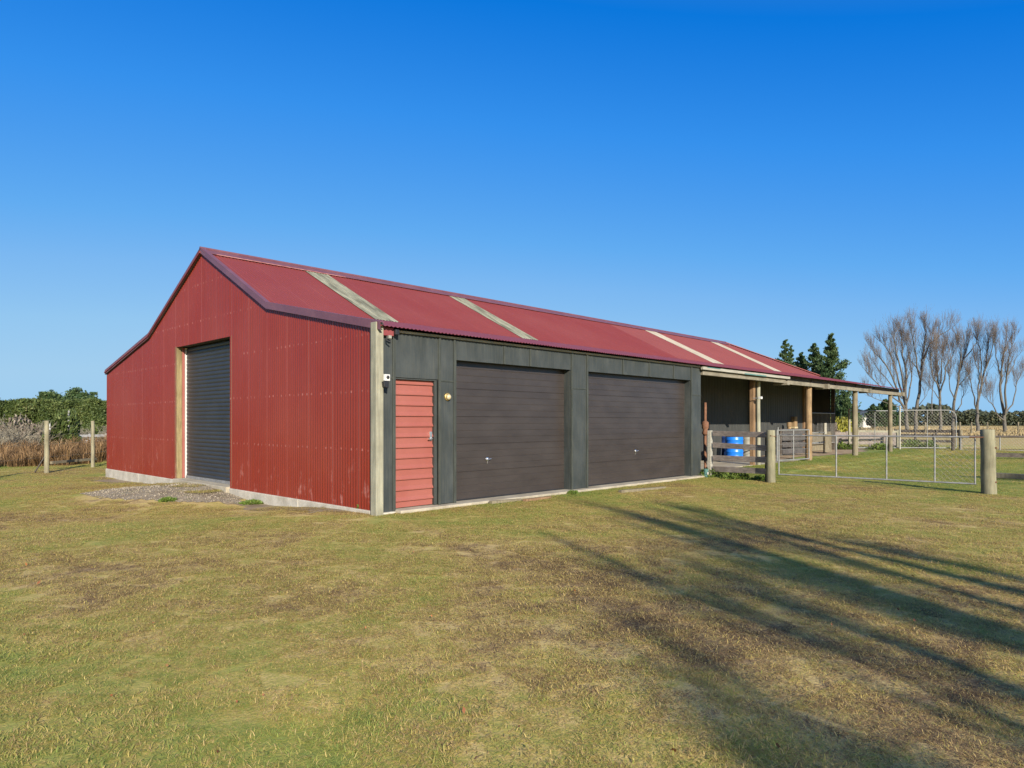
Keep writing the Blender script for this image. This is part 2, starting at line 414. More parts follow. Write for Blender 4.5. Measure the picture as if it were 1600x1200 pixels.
def ribbons(P, D, Lh, W, rng, curve=.5):
    """grass like ribbons: root P, lean direction D (n,3), length, width; 5 verts each"""
    n = len(P)
    side = np.cross(D, np.array([0, 0, 1.0])); nn = np.linalg.norm(side, axis=1)[:, None]
    th = rng.random(n)*6.283
    alt = np.stack([np.cos(th), np.sin(th), np.zeros(n)], 1)
    side = np.where(nn > .15, side/np.maximum(nn, 1e-6), alt)
    side = side*.75+alt*.35
    mid = P+D*(Lh*.55)[:, None]
    out = D*np.array([1, 1, 0]); 
    tip = P+D*Lh[:, None]+out*(Lh*curve*.5)[:, None]-np.array([0, 0, 1.0])*(Lh*curve*.28)[:, None]
    w = W[:, None]
    v = np.stack([P-side*w*.5, P+side*w*.5, mid+side*w*.42, mid-side*w*.42, tip], 1).reshape(-1, 3)
    base = (np.arange(n)*5)[:, None]
    f = np.concatenate([base+np.array([0, 1, 2, 3]), base+np.array([3, 2, 4])], 1).ravel()
    lt = np.tile([4, 3], n); r = np.repeat(rng.random(n), 5)
    return v, f, lt, r
# ================================================================== THE SETTING
def axis(lo, hi, step, far):
    a = list(np.arange(lo, hi+step/2, step)); s = step; v = hi
    while v < far: s *= 1.35; v += s; a.append(v)
    s = step; v = lo; b = []
    while v > -far: s *= 1.35; v -= s; b.append(v)
    return np.array(b[::-1]+a)
gx = axis(-12, 36, .3, 2500); gy = axis(-12, 24, .3, 2500)
X, Y = np.meshgrid(gx, gy, indexing='ij')
Z = terrain(X, Y)
V = np.stack([X, Y, Z], -1).reshape(-1, 3)
ny = len(gy); i, j = np.meshgrid(np.arange(len(gx)-1), np.arange(ny-1), indexing='ij')
q = np.stack([i*ny+j, (i+1)*ny+j, (i+1)*ny+j+1, i*ny+j+1], -1).reshape(-1, 4)
g = npmesh('ground', V, q.ravel(), np.full(len(q), 4), 'lawn', smooth=True); g['kind'] = 'structure'

gz = -.12
gp = [gnd(*p, gz) for p in ((118,776), (172,764), (235,757))]+[Vector((-.05, 9.2, 0)), Vector((-.03, 4.2, 0))]+[gnd(*p, gz) for p in ((405,776), (372,789), (300,786), (200,784))]
def in_gravel(x, y):
    qx = x+(fbm(x*1.7, y*1.7, 4)-.5)*.7; qy = y+(fbm(x*1.7, y*1.7, 13)-.5)*.7; ins = np.zeros(len(x), bool)
    for k in range(len(gp)):
        ax, ay = gp[k][0], gp[k][1]; bx, by = gp[(k+1) % len(gp)][0], gp[(k+1) % len(gp)][1]
        ins ^= ((ay > qy) != (by > qy)) & (qx < (bx-ax)*(qy-ay)/(by-ay+1e-9)+ax)
    return ins
# turf: small mats of lying and leaning blades, set over the lawn by geometry nodes (one object, nobody could count the blades)
rng = np.random.default_rng(11)
TILE = .55
mats = bpy.data.collections.new('turf_mats')
for k, (nb, tmean, lmean) in enumerate(((5200, 78, .023), (4600, 74, .026), (3800, 80, .022), (4400, 68, .027))):
    n = nb; P = np.stack([(rng.random(n)-.5)*TILE*1.12, (rng.random(n)-.5)*TILE*1.12, -.004+.006*rng.random(n)], 1)
    cl = vnoise(P[:, 0]*22+k*7, P[:, 1]*22, 90+k); P[:, 2] += .010*cl
    tilt = np.radians(np.clip(rng.normal(tmean, 15, n)-18*(cl-.5), 8, 89)); a = rng.random(n)*6.283
    D = np.stack([np.sin(tilt)*np.cos(a), np.sin(tilt)*np.sin(a), np.cos(tilt)], 1)
    v, f, lt, r = ribbons(P, D, lmean*(.5+.9*rng.random(n)), .0022+.0020*rng.random(n), rng, .5)
    o = npmesh('turf_mat', v, f, lt, 'blade', r)
    col.objects.unlink(o); mats.objects.link(o)
def turf_points():
    xs = np.arange(-14, 36, TILE*.92); ys = np.arange(-12, 24, TILE*.92)
    X, Y = np.meshgrid(xs, ys, indexing='ij'); x = (X+(rng.random(X.shape)-.5)*.16).ravel(); y = (Y+(rng.random(X.shape)-.5)*.16).ravel()
    d = np.hypot(x-CAM[0], y-CAM[1]); ang = np.degrees(np.arctan2((x-CAM[0])*RGT.x+(y-CAM[1])*RGT.y, (x-CAM[0])*FWD.x+(y-CAM[1])*FWD.y))
    keep = (np.abs(ang) < 50) | (d < 2.5)
    keep &= ~((x > -.30) & (y > -.42) & (y < 14) & (x < 10.1))
    keep &= ~((x > 9.9) & (y > .45) & (x < 28.5) & (y < 14))
    bare = fbm(x*1.9, y*1.9, 21, 4)
    keep &= ~(in_gravel(x, y) & (rng.random(len(x)) < .94))
    keep &= ~((x > -.95) & (x < .1) & (y > .3) & (y < 13.6) & (rng.random(len(x)) < .55))
    return x[keep], y[keep]
tx, ty = turf_points()
# extra narrow row of mats against the slab
ex = np.arange(.2, 9.9, .2); gx_ = np.concatenate([ex, np.full(14, -.33)-.12*rng.random(14)]); gy_ = np.concatenate([-.40+.10*rng.random(len(ex)), .5+12.5*rng.random(14)])
tx = np.concatenate([tx, gx_]); ty = np.concatenate([ty, gy_])
tzv = terrain(tx, ty)
gme = bpy.data.meshes.new('lawn_grass'); gme.from_pydata(list(zip(tx.tolist(), ty.tolist(), tzv.tolist())), [], []); gme.update()
for nm, val in (('rot', rng.random(len(tx))*6.283), ('siz', .8+.35*rng.random(len(tx))+.25*(fbm(tx*.6, ty*.6, 51, 3)-.4)), ('pick', rng.integers(0, 4, len(tx)).astype(float))):
    at_ = gme.attributes.new(nm, 'FLOAT', 'POINT'); at_.data.foreach_set('value', np.ascontiguousarray(val, np.float32))
grass = bpy.data.objects.new('lawn_grass', gme); col.objects.link(grass)
tag(grass, 'short winter lawn, patchy olive green and straw', 'grass', None, 'stuff')
gn = bpy.data.node_groups.new('turf', 'GeometryNodeTree')
gn.interface.new_socket('Geometry', in_out='INPUT', socket_type='NodeSocketGeometry'); gn.interface.new_socket('Geometry', in_out='OUTPUT', socket_type='NodeSocketGeometry')
gi = gn.nodes.new('NodeGroupInput'); go_ = gn.nodes.new('NodeGroupOutput')
ci = gn.nodes.new('GeometryNodeCollectionInfo'); ci.inputs['Collection'].default_value = mats; ci.inputs['Separate Children'].default_value = True; ci.inputs['Reset Children'].default_value = True
ip = gn.nodes.new('GeometryNodeInstanceOnPoints'); ip.inputs['Pick Instance'].default_value = True
def gattr(nm):
    n = gn.nodes.new('GeometryNodeInputNamedAttribute'); n.data_type = 'FLOAT'; n.inputs['Name'].default_value = nm; return n.outputs['Attribute']
cx_ = gn.nodes.new('ShaderNodeCombineXYZ'); gn.links.new(gattr('rot'), cx_.inputs['Z'])
gn.links.new(gi.outputs[0], ip.inputs['Points']); gn.links.new(ci.outputs[0], ip.inputs['Instance'])
gn.links.new(gattr('pick'), ip.inputs['Instance Index']); gn.links.new(cx_.outputs[0], ip.inputs['Rotation']); gn.links.new(gattr('siz'), ip.inputs['Scale'])
gn.links.new(ip.outputs[0], go_.inputs[0])
gm_ = grass.modifiers.new('turf', 'NODES'); gm_.node_group = gn

# gravel apron at the roller door
def draped(name, pts, mat, lift, label=None, kind='structure', step=.12, wob=.35, seed=4):
    """irregular patch of ground cover laid over the terrain"""
    P2 = np.array([(p[0], p[1]) for p in pts]); c = P2.mean(0)
    x0, y0 = P2.min(0)-.3; x1, y1 = P2.max(0)+.3
    xs = np.arange(x0, x1, step); ys = np.arange(y0, y1, step)
    XX, YY = np.meshgrid(xs, ys, indexing='ij')
    qx = XX+(fbm(XX*1.7, YY*1.7, seed)-.5)*wob*2; qy = YY+(fbm(XX*1.7, YY*1.7, seed+9)-.5)*wob*2
    ins = np.zeros(XX.shape, bool); n = len(P2)
    for k in range(n):
        (ax, ay), (bx, by) = P2[k], P2[(k+1) % n]
        cnd = ((ay > qy) != (by > qy)) & (qx < (bx-ax)*(qy-ay)/(by-ay+1e-9)+ax)
        ins ^= cnd
    ZZ = terrain(XX, YY)+lift
    V = np.stack([XX, YY, ZZ], -1).reshape(-1, 3); ny = len(ys)
    fs = []
    for a in range(len(xs)-1):
        for b in range(ny-1):
            if ins[a, b]: fs.append((a*ny+b, (a+1)*ny+b, (a+1)*ny+b+1, a*ny+b+1))
    o = npmesh(name, V, np.array(fs).ravel(), np.full(len(fs), 4), mat, smooth=True)
    tag(o, label, None, None, kind); return o, V[np.array(fs)[:, 0]]
go, gpts = draped('gravel_apron', gp, 'gravel', .006)
def stones(n):
    k = rng.integers(0, len(gpts), n); P = gpts[k]+np.stack([rng.random(n)*.16-.02, rng.random(n)*.16-.02, np.zeros(n)], 1)
    P[:, 2] = terrain(P[:, 0], P[:, 1])+.008
    s = (.005+.016*rng.random(n)**2.4)[:, None, None]
    base = np.array([(1,0,0),(0,1,0),(-1,0,0),(0,-1,0),(0,0,.7),(0,0,-.6)], float)
    ang = rng.random(n)*6.283; c, sn = np.cos(ang), np.sin(ang)
    Rm = np.zeros((n, 3, 3)); Rm[:, 0, 0] = c; Rm[:, 0, 1] = -sn; Rm[:, 1, 0] = sn; Rm[:, 1, 1] = c; Rm[:, 2, 2] = 1
    jit = base[None]*(.7+.6*rng.random((n, 6, 1)))
    v = (np.einsum('nij,nkj->nki', Rm, jit)*s+P[:, None]).reshape(-1, 3)
    tri = np.array([(0,1,4),(1,2,4),(2,3,4),(3,0,4),(1,0,5),(2,1,5),(3,2,5),(0,3,5)])
    f = (tri[None]+(np.arange(n)*6)[:, None, None]).ravel()
    return v, f, np.full(n*8, 3), np.repeat(rng.random(n), 6)
v, f, lt, r = stones(3200)
o = npmesh('gravel', v, f, lt, 'stone', r); tag(o, 'loose grey gravel before the roller door', 'gravel', None, 'stuff')
draped('bare_soil', [(-.02,.25,0), (-.02,4.4,0), (-.55,4.2,0), (-.75,2.5,0), (-.5,.8,0)], 'soil', .004, wob=.25, seed=14)
draped('soil_strip', [(-.02,9.0,0), (-.02,13.6,0), (-.6,13.2,0), (-.75,10.5,0)], 'soil', .004, wob=.25, seed=24)
# yard floor under and beyond the lean-to
MB().box(9.82, 17.2, .35, 2.58, -.1, .115).build('yard_slab', 'concrete_slab', bevel=.01)['kind'] = 'structure'
M['dirt'] = simple('tan yard dirt', (.22, .15, .085), (.38, .28, .17), .95, 2.2, (1, 1, 1), 'world', bmp=.5)
draped('yard_dirt', [(17.0,.9,0), (19.8,1.1,0), (23.5,.5,0), (27.5,1.2,0), (30.5,2.6,0), (32,6,0), (28,9,0), (17.3,6.5,0)], 'dirt', .008, step=.25, wob=.5, seed=31)
# a few orange fallen leaves
n = 70; lp = []
for k in range(n):
    d = 2.6+8*random.random(); th = R(random.uniform(-40, 40)); p = Vector((CAM[0], CAM[1], 0))+d*(math.cos(th)*FWD+math.sin(th)*RGT)
    if p.y < -.5: lp.append((p.x, p.y, float(terrain(p.x, p.y))+.03))
M['fallen'] = leafmat('fallen leaf', [(.1, (.16, .06, .025)), (.6, (.36, .13, .05)), (.95, (.45, .25, .11))])
v, f, lt, r = leaf_quads(np.array(lp), .018, rng, dirs=np.tile(np.array([1., 1, 0]), (len(lp), 1)))
o = npmesh('fallen_leaves', v, f, lt, 'fallen', r); tag(o, 'scattered orange fallen leaves on the lawn', 'leaves', None, 'stuff')

# ================================================================== THE SHED
shed = thing('farm_shed', (0, 0, 0), 'long red corrugated iron shed with garage doors and open lean-to', 'shed')
RW, RZ = 6.50, 5.085         # ridge
BW2, EW2 = 9.79, 13.39       # break and eave on the far side
BW, BZ = 3.45, 3.55          # break between main roof and lean-to
EW, EZ = -.15, 2.83          # eave of the lean-to
GW = 13.42                   # far edge of the gable wall
ENDR, ENDB, ENDE = 24.1, 27.6, 27.8
def roof_z(y):
    if y > RW:
        return RZ-(y-RW)*(RZ-BZ)/(BW2-RW) if y < BW2 else BZ-(y-BW2)*(BZ-EZ)/(EW2-BW2)
    return RZ-(RW-y)*(RZ-BZ)/(RW-BW) if y > BW else BZ-(BW-y)*(BZ-EZ)/(BW-EW)
# plinth and slab
for a, b in ((.12, 2.3), (2.306, 5.11), (8.03, 10.6), (10.606, GW)):
    MB().box(-.035, .2, a, b, -.5, .055).build('plinth', 'concrete', shed, bevel=.012)
MB().box(-.09, .4, 5.116, 8.024, -.5, .085).build('threshold', 'concrete_slab', shed, bevel=.012)
MB().box(.33, 9.82, -.17, .3, -.4, .05).build('floor_slab', 'concrete_slab', shed, bevel=.015)
MB().box(-.03, .325, -.06, .3, -.4, .03).build('footing', 'concrete', shed, bevel=.015)
# gable wall of corrugated sheets
g = MB()
O, A, B, NN = (0, 0, 0), (0, 1, 0), (0, 0, 1), (-1, 0, 0)
top = lambda s: roof_z(s)-.015
g.corr(O, A, B, NN, .06, 5.11, .05, top); g.corr(O, A, B, NN, 5.11, 8.03, 3.13, top); g.corr(O, A, B, NN, 8.03, GW, .05, top)
g.build('gable_wall', 'red_wall', shed, smooth=True)
# roller door in its reveal
d = MB(); z = .13; n = 0; prof = []
while z < 3.12:
    for k in range(8):
        t = k/8; prof.append((z+t*.088, .012*abs(math.sin(math.pi*t))**.6 if True else 0))
    z += .088
xs = .21
vs = []; fs = []
for k, (zz, dx) in enumerate(prof): vs += [(xs-dx, 5.08, zz), (xs-dx, 7.98, zz)]
for k in range(len(prof)-1): fs.append((2*k, 2*k+2, 2*k+3, 2*k+1))
d.add(vs, fs)
rd = d.build('roller_door', 'roller', shed, smooth=True, angle=50)
MB().box(xs-.03, xs+.03, 5.1, 7.98, .085, .15).build('bottom_rail', 'galv_dull', rd, bevel=.006)
MB().box(.17, .24, 7.965, 8.0, .09, 3.12).build('guide', 'white', rd)
MB().box(.0, .17, 8.025, 8.16, .05, 3.15).build('door_jamb', 'timber_jamb', shed, bevel=.006)
MB().box(.115, .165, 7.985, 8.022, .09, 3.12).build('jamb_lining', 'salmon', shed, bevel=.004)
MB().box(.005, .3, 5.0, 5.105, .09, 3.15).build('door_jamb', 'timber_jamb', shed, bevel=.006)
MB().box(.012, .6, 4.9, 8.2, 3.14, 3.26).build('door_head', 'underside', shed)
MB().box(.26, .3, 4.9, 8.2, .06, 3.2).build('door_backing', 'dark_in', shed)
# roofs
sl = math.hypot(RW-BW, RZ-BZ); up = Vector((0, (RW-BW)/sl, (RZ-BZ)/sl)); nr = Vector((0, -(RZ-BZ)/sl, (RW-BW)/sl))
hip = lambda s: sl if s <= ENDR else sl*(ENDB-s)/(ENDB-ENDR)
SEAMX = 14.57
OB = Vector((0, BW, BZ+.02))
MB().corr(OB, (1, 0, 0), up, nr, -.05, SEAMX, -.06, sl, rows=2, amp=.006).build('roof_sheet', 'red_roof', shed, smooth=True)
rf = MB().corr(OB, (1, 0, 0), up, nr, SEAMX-.05, ENDB, lambda s: -.06 if s < ENDB-.1 else 0, hip, rows=2, amp=.006).build('roof_sheet', 'red_roof_faded', shed, smooth=True)
rf['label'] = 'faded pinkish red roof sheets'
for a, b, m in ((2.28, 2.90, 'sky_green'), (6.82, 7.42, 'sky_green'), (16.95, 17.75, 'sky_tan'), (22.3, 23.0, 'sky_tan')):
    k = MB().corr(OB+nr*.012, (1, 0, 0), up, nr, a, b, -.075, sl-.06, rows=2, ph=0, amp=.006).build('skylight', m, shed, smooth=True)
    k['label'] = 'lichen stained translucent roof sheet' if m == 'sky_green' else 'bleached tan translucent roof sheet'
# lean-to roof in front
ll = math.hypot(BW-EW, BZ-EZ); lu = Vector((0, (BW-EW)/ll, (BZ-EZ)/ll)); ln = Vector((0, -(BZ-EZ)/ll, (BW-EW)/ll))
MB().corr((0, EW, EZ), (1, 0, 0), lu, ln, -.05, ENDE, -.02, ll, amp=.0075, rows=2).build('lean_to_roof', 'burgundy_roof', shed, smooth=True)
# hidden back slopes, hip and far walls
MB().prism([(-.08, RW, RZ), (ENDR, RW, RZ), (ENDB, BW2, BZ), (-.08, BW2, BZ)], (0, 0, -.04)).build('roof_sheet', 'red_roof', shed)
MB().prism([(-.08, BW2, BZ), (ENDE, BW2, BZ), (ENDE, EW2, EZ), (-.08, EW2, EZ)], (0, 0, -.03)).build('lean_to_roof', 'burgundy_roof', shed)
MB().prism([(ENDR, RW, RZ), (ENDB, BW, BZ), (ENDB, BW2, BZ)], (-.03, 0, -.04)).build('hip_end', 'red_roof_faded', shed)
MB().box(.2, ENDB-.1, GW-.02, GW+.02, -.3, 2.86).build('outer_wall', 'red_wall', shed)
MB().box(ENDB-.06, ENDB-.02, 6.4, GW, -.3, BZ-.1).build('outer_wall', 'dark_wall', shed)
# ridge and hip capping with the pale edge of its fixings
rc = MB()
for s in (1, -1):
    y1 = RW-s*.22; dz = .22*(RZ-BZ)/(RW-BW)
    rc.prism([(-.065, RW, RZ+.075), (-.065, y1, RZ+.06-dz), (-.065, y1, RZ+.045-dz), (-.065, RW, RZ+.055)], (ENDR+.15, 0, 0))
rc.tube([(-.065, RW, RZ+.07), (ENDR+.03, RW, RZ+.07)], .035, 10)
rcap = rc.build('ridge_cap', 'burgundy', shed)
MB().box(.2, 3.4, RW-.228, RW-.223, RZ+.045-.116, RZ+.062-.116).build('cap_edge', 'lap_line', rcap)
h0 = Vector((ENDR, RW, RZ+.06)); h1 = Vector((ENDB, BW, BZ+.06))
MB().bar(h0, h1, .16, .03).build('hip_cap', 'red_roof_faded', shed)
# barge flashing following the gable
bp = [(EW-.02, EZ+.045), (BW, BZ+.055), (RW, RZ+.078), (BW2, BZ+.055), (EW2+.02, EZ+.045)]
bm = MB()
for (y0, z0), (y1, z1) in zip(bp[:-1], bp[1:]):
    dp = .115
    bm.prism([(-.058, y0, z0), (-.058, y1, z1), (-.058, y1, z1-dp), (-.058, y0, z0-dp)], (.012, 0, 0))
    bm.prism([(-.058, y0, z0), (-.058, y1, z1), (.03, y1, z1+.002), (.03, y0, z0+.002)], (0, 0, .012))
bm.build('barge_flashing', 'burgundy', shed)
sm = MB()
for (y0, z0), (y1, z1) in zip(bp[:-1], bp[1:]):
    sm.prism([(-.044, y0, z0-.10), (-.044, y1, z1-.10), (-.012, y1, z1-.10), (-.012, y0, z0-.10)], (0, 0, -.02))
sm.build('barge_soffit', 'underside', shed)
# corner post and the end of the eave
MB().box(-.075, .06, -.10, .045, -.3, 2.885).build('corner_post', 'timber_post', shed, bevel=.008)
MB().box(.065, .26, -.075, -.06, 2.70, 2.82).build('eave_return', 'burgundy_roof', shed)
# facade: dark plywood sheets with cover battens
FT = 2.765
def panel(x0, x1, z0, z1, y=0.0, th=.018):
    return MB().box(x0+.003, x1-.003, y, y+th, z0, z1).build('ply_panel', 'ply', shed)
def batten(x, z0, z1, w=.045):
    return MB().box(x-w/2, x+w/2, -.022, -.002, z0, z1).build('batten', 'batten', shed, bevel=.003)
SP = 2.07
panel(.065, .335, .03, SP-.004); panel(.065, .335, SP+.004, FT)
panel(.335, 1.2, 2.085, FT)
panel(1.2, 1.565, .06, SP-.004); panel(1.2, 1.565, SP+.004, FT)
for a, b in ((1.565, 2.71), (2.71, 3.40), (3.40, 4.60)): panel(a, b, 2.43, FT)
panel(4.60, 5.14, .055, SP-.004); panel(4.60, 5.14, SP+.004, FT)
for a, b in ((5.14, 6.38), (6.38, 7.42), (7.42, 8.48), (8.48, 9.30)): panel(a, b, 2.43, FT)
panel(9.30, 9.80, .055, SP-.004); panel(9.30, 9.80, SP+.004, FT)
for x, z0, z1 in ((.315, .03, FT), (1.215, .05, FT), (1.545, .05, FT), (2.71, 2.43, FT), (3.40, 2.43, FT), (4.625, .05, FT), (5.115, .05, FT), (6.38, 2.43, FT), (7.42, 2.43, FT), (8.48, 2.43, FT), (9.325, .05, FT)):
    batten(x, z0, z1, .05 if z0 < 1 else .03)
for x0, x1 in ((.07, .29), (1.245, 1.515), (4.655, 5.085), (9.355, 9.8)):
    MB().box(x0, x1, -.012, -.003, SP-.012, SP+.010).build('batten', 'batten', shed)
# return faces of the openings
RV = .17
for x0, x1 in ((1.575, 4.59), (5.15, 9.29)):
    MB().box(x0-.012, x0, .02, RV+.02, .05, 2.43).build('door_reveal', 'ply', shed)
    MB().box(x1, x1+.012, .02, RV+.02, .05, 2.43).build('door_reveal', 'ply', shed)
    MB().box(x0, x1, .02, RV+.02, 2.432, 2.45).build('door_reveal', 'ply', shed)
MB().prism([(9.785, .02, .05), (9.785, 3.40, .05), (9.785, 3.40, 3.44), (9.785, .02, 2.78)], (.012, 0, 0)).build('side_wall', 'dark_wall', shed)
# sectional garage doors: five sections of four ribs
def garage(x0, x1, hx):
    ribs = 20; z0, z1 = .058, 2.43; p = (z1-z0)/ribs; pr = []
    for k in range(ribs):
        b = z0+k*p; gd = .010 if k % 4 == 0 else .0035
        gw = .007 if k % 4 == 0 else .004
        pr += [(b, gd), (b+gw, gd), (b+gw+.006, 0), (b+p-.004, 0.0)]
    pr.append((z1, .01))
    vs = []; fs = []
    for zz, dx in pr: vs += [(x0-.05, RV+dx, zz), (x1+.05, RV+dx, zz)]
    for k in range(len(pr)-1): fs.append((2*k, 2*k+1, 2*k+3, 2*k+2))
    o = MB().add(vs, fs).build('garage_door', 'garage', shed)
    MB().box(x0, x1, RV-.012, RV+.03, .051, .075).build('weather_seal', 'black', o)
    h = MB().lathe((hx, RV+.002, .735), [(.034, 0), (.034, .010), (.026, .014)], 16, Vector((0, -1, 0)))
    h.tube([(hx, RV, .735), (hx, RV-.045, .735)], .009, 8).tube([(hx-.05, RV-.045, .728), (hx+.055, RV-.045, .745)], .010, 8)
    h.tube([(hx, RV-.006, .71), (hx, RV-.006, .66)], .006, 6)
    h.build('door_handle', 'chrome', o, smooth=True, angle=40)
    return o
garage(1.575, 4.59, 2.46); garage(5.15, 9.29, 7.12)
# salmon side door of twelve stepped boards
def side_door(x0, x1, z0, z1):
    nb = 12; p = (z1-z0)/nb; pr = []
    for k in range(nb):
        b = z0+k*p
        pr += [(b, .004), (b+p*.56, .004), (b+p*.585, -.022), (b+p*.68, -.024), (b+p*.92, .002)]
    pr.append((z1, .0)); y = .075; vs = []; fs = []
    for zz, dy in pr: vs += [(x0, y+dy, zz), (x1, y+dy, zz)]
    for k in range(len(pr)-1): fs.append((2*k, 2*k+1, 2*k+3, 2*k+2))
    o = MB().add(vs, fs).box(x0, x1, y+.012, y+.04, z0, z1).build('side_door', 'salmon', shed)
    h = MB().box(x1-.075, x1-.03, y-.03, y-.004, 1.10, 1.24)
    h.tube([(x1-.05, y-.02, 1.13), (x1-.05, y-.06, 1.13), (x1-.13, y-.062, 1.125)], .010, 8)
    h.build('door_handle', 'chrome', o, bevel=.004)
side_door(.345, 1.135, .062, 2.055)
MB().box(1.14, 1.2, .025, .1, .055, 2.085).build('door_frame', 'ply', shed, bevel=.004)
MB().box(.34, 1.2, .02, .1, 2.06, 2.09).build('door_frame', 'ply', shed)
MB().box(.335, .345, .02, .1, .055, 2.06).build('door_frame', 'ply', shed)
# pale strip under the eave
MB().box(.30, 9.82, -.045, -.004, FT+.004, FT+.040).build('eave_strip', 'off_white', shed, bevel=.003)
# ---- open lean-to
def fbeam(x0, x1, z0, z1, y0=-.05, y1=.05, m='timber_beam', nm='eave_beam'):
    return MB().box(x0, x1, y0, y1, z0, z1).build(nm, m, shed, bevel=.006)
MB().box(9.83, ENDE-.05, .085, .10, 2.62, 2.845).build('sun_stop_board', 'underside', shed)  # dark board added to stop sun slipping through the eave gap
fbeam(9.83, 15.0, 2.59, 2.705); fbeam(15.0, 18.4, 2.57, 2.69, -.02, .08); fbeam(18.4, 23.0, 2.56, 2.69, -.06, .04); fbeam(23.0, ENDE-.05, 2.55, 2.68, -.02, .08)
fbeam(9.7, 15.15, 2.715, 2.79, -.13, -.055, 'off_white', 'gutter_board')
MB().box(12.0, 13.4, -.136, -.131, 2.713, 2.742).build('paint_patch', 'teal', shed)
MB().box(9.9, 10.6, -.136, -.131, 2.77, 2.788).build('paint_patch', 'teal', shed)
for x in (15.0, 18.45, 23.05, ENDE-.12):
    MB().box(x-.09, x+.08, -.14, .3, 2.53, 2.70 if x > 16 else 2.60).build('beam_end', 'timber_beam', shed, bevel=.006)
for x in (10.2, 13.0, 15.0, 17.4, 19.7, 21.9, 24.2, 26.5, 27.6):
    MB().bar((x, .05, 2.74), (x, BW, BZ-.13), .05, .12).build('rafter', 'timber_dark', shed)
def pole(x, y, r, z1, m):
    z0 = float(terrain(x, y))
    k = MB().tube([(x, y, z0-.3), (x+.01, y, z0+.9), (x-.008, y+.005, z0+1.8), (x, y, z1)], [r*1.06, r*1.02, r*.98, r*.94], 14)
    return k.build('verandah_post', m, shed, smooth=True, angle=50)
M['pole_rust'] = timber('rust brown pole timber', (.17, .105, .055), (.40, .28, .15))
pole(17.42, .16, .105, 2.6, 'pole_rust'); pole(21.92, .1, .10, 2.6, 'timber_grey'); pole(26.5, .1, .085, 2.6, 'timber_grey')
px = at(1185, 640, 20.3)
pole(px.x, px.y, .06, 2.9, 'timber_post')
px = at(1176, 640, 20.2)
MB().box(px.x-.075, px.x+.06, px.y-.06, px.y+.06, 0, 2.9).build('verandah_post', 'timber_brown', shed, bevel=.006)
# back wall of the lean-to, stepped, and the stall
BWL = 2.6
bw = MB().corr((0, BWL, 0), (1, 0, 0), (0, 0, 1), (0, -1, 0), 9.8, 18.2, .1, BZ-.25, pitch=.2, amp=.004, per=6)
bw.build('back_wall', 'dark_wall', shed, smooth=True)
MB().corr((0, BWL-.15, 0), (1, 0, 0), (0, 0, 1), (0, -1, 0), 18.2, 22.95, .1, BZ-.25, pitch=.2, amp=.004, per=6).box(18.16, 18.2, BWL-.16, BWL, .1, BZ-.25).build('back_wall', 'dark_wall', shed, smooth=True, angle=30)
MB().box(22.9, 23.05, BWL-.22, BWL-.02, .1, BZ-.25).build('stall_post', 'timber_brown', shed, bevel=.006)
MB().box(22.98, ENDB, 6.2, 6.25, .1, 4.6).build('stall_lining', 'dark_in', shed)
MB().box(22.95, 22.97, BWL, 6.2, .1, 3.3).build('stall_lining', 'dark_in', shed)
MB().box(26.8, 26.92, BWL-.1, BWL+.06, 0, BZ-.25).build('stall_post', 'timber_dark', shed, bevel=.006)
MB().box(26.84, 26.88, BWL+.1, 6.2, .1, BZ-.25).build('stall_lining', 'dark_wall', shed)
sg = MB()
sg.tube([(23.1, BWL-.1, 1.78), (26.8, BWL-.1, 1.78)], .025, 8); sg.tube([(23.1, BWL-.1, .45), (26.8, BWL-.1, .45)], .02, 8)
for k in range(24): sg.tube([(23.15+k*.155, BWL-.1, .45), (23.15+k*.155, BWL-.1, 1.78)], .009, 6)
sg.build('stall_gate', 'galv_dull', shed)
MB().box(23.1, 26.8, BWL+.05, BWL+.1, .12, .95).build('stall_board', 'timber_grey', shed)

# ------------------------------------------------------------------ things fixed to the shed
t = thing('security_light', (.10, -.115, 2.05), 'small white square sensor light with dark eye on the pale corner post', 'light')
MB().box(.045, .145, -.15, -.10, 2.01, 2.11).build('housing', 'white', t, bevel=.008)
MB().lathe((.10, -.148, 2.065), [(.026, 0), (.026, .010), (.015, .016)], 14, Vector((0, -1, 0))).build('sensor_eye', 'black', t, smooth=True, angle=40)
MB().prism([(.02, -.165, 2.0), (.115, -.165, 2.0), (.105, -.165, 1.90), (.03, -.165, 1.92)], (0, .06, 0)).build('sensor_shade', 'black', t, bevel=.006)
t = thing('bulkhead_lamp', (1.385, -.0, 1.81), 'round brass bulkhead lamp with cream glass beside the first garage door', 'lamp')
MB().lathe((1.385, -.004, 1.81), [(.062, 0), (.062, .018), (.05, .026)], 22, Vector((0, -1, 0))).build('lamp_rim', 'brass', t, smooth=True, angle=40)
MB().lathe((1.385, -.03, 1.805), [(.048, 0), (.044, .022), (.028, .040), (.006, .048)], 22, Vector((0, -1, 0))).build('lamp_glass', 'cream', t, smooth=True)
t = thing('eave_floodlight', (.17, -.09, 2.66), 'tan and black floodlight bracket under the eave by the corner post', 'floodlight')
MB().box(.14, .19, -.13, -.08, 2.65, 2.70).build('lamp_body', 'tank', t, bevel=.008)
MB().tube([(.13, -.08, 2.69), (.13, -.08, 2.62), (.17, -.12, 2.60)], .012, 8).build('bracket', 'black', t)
MB().box(.26, .33, -.13, -.05, 2.72, 2.80).build('junction_box', 'black', t, bevel=.006)
p = at(1188, 622, 19.9)
t = thing('post_floodlight', p, 'little white floodlight on the double post of the lean-to', 'floodlight')
MB().box(p.x-.05, p.x+.05, p.y-.05, p.y+.05, p.z-.03, p.z+.045).build('lamp_body', 'white', t, bevel=.01)
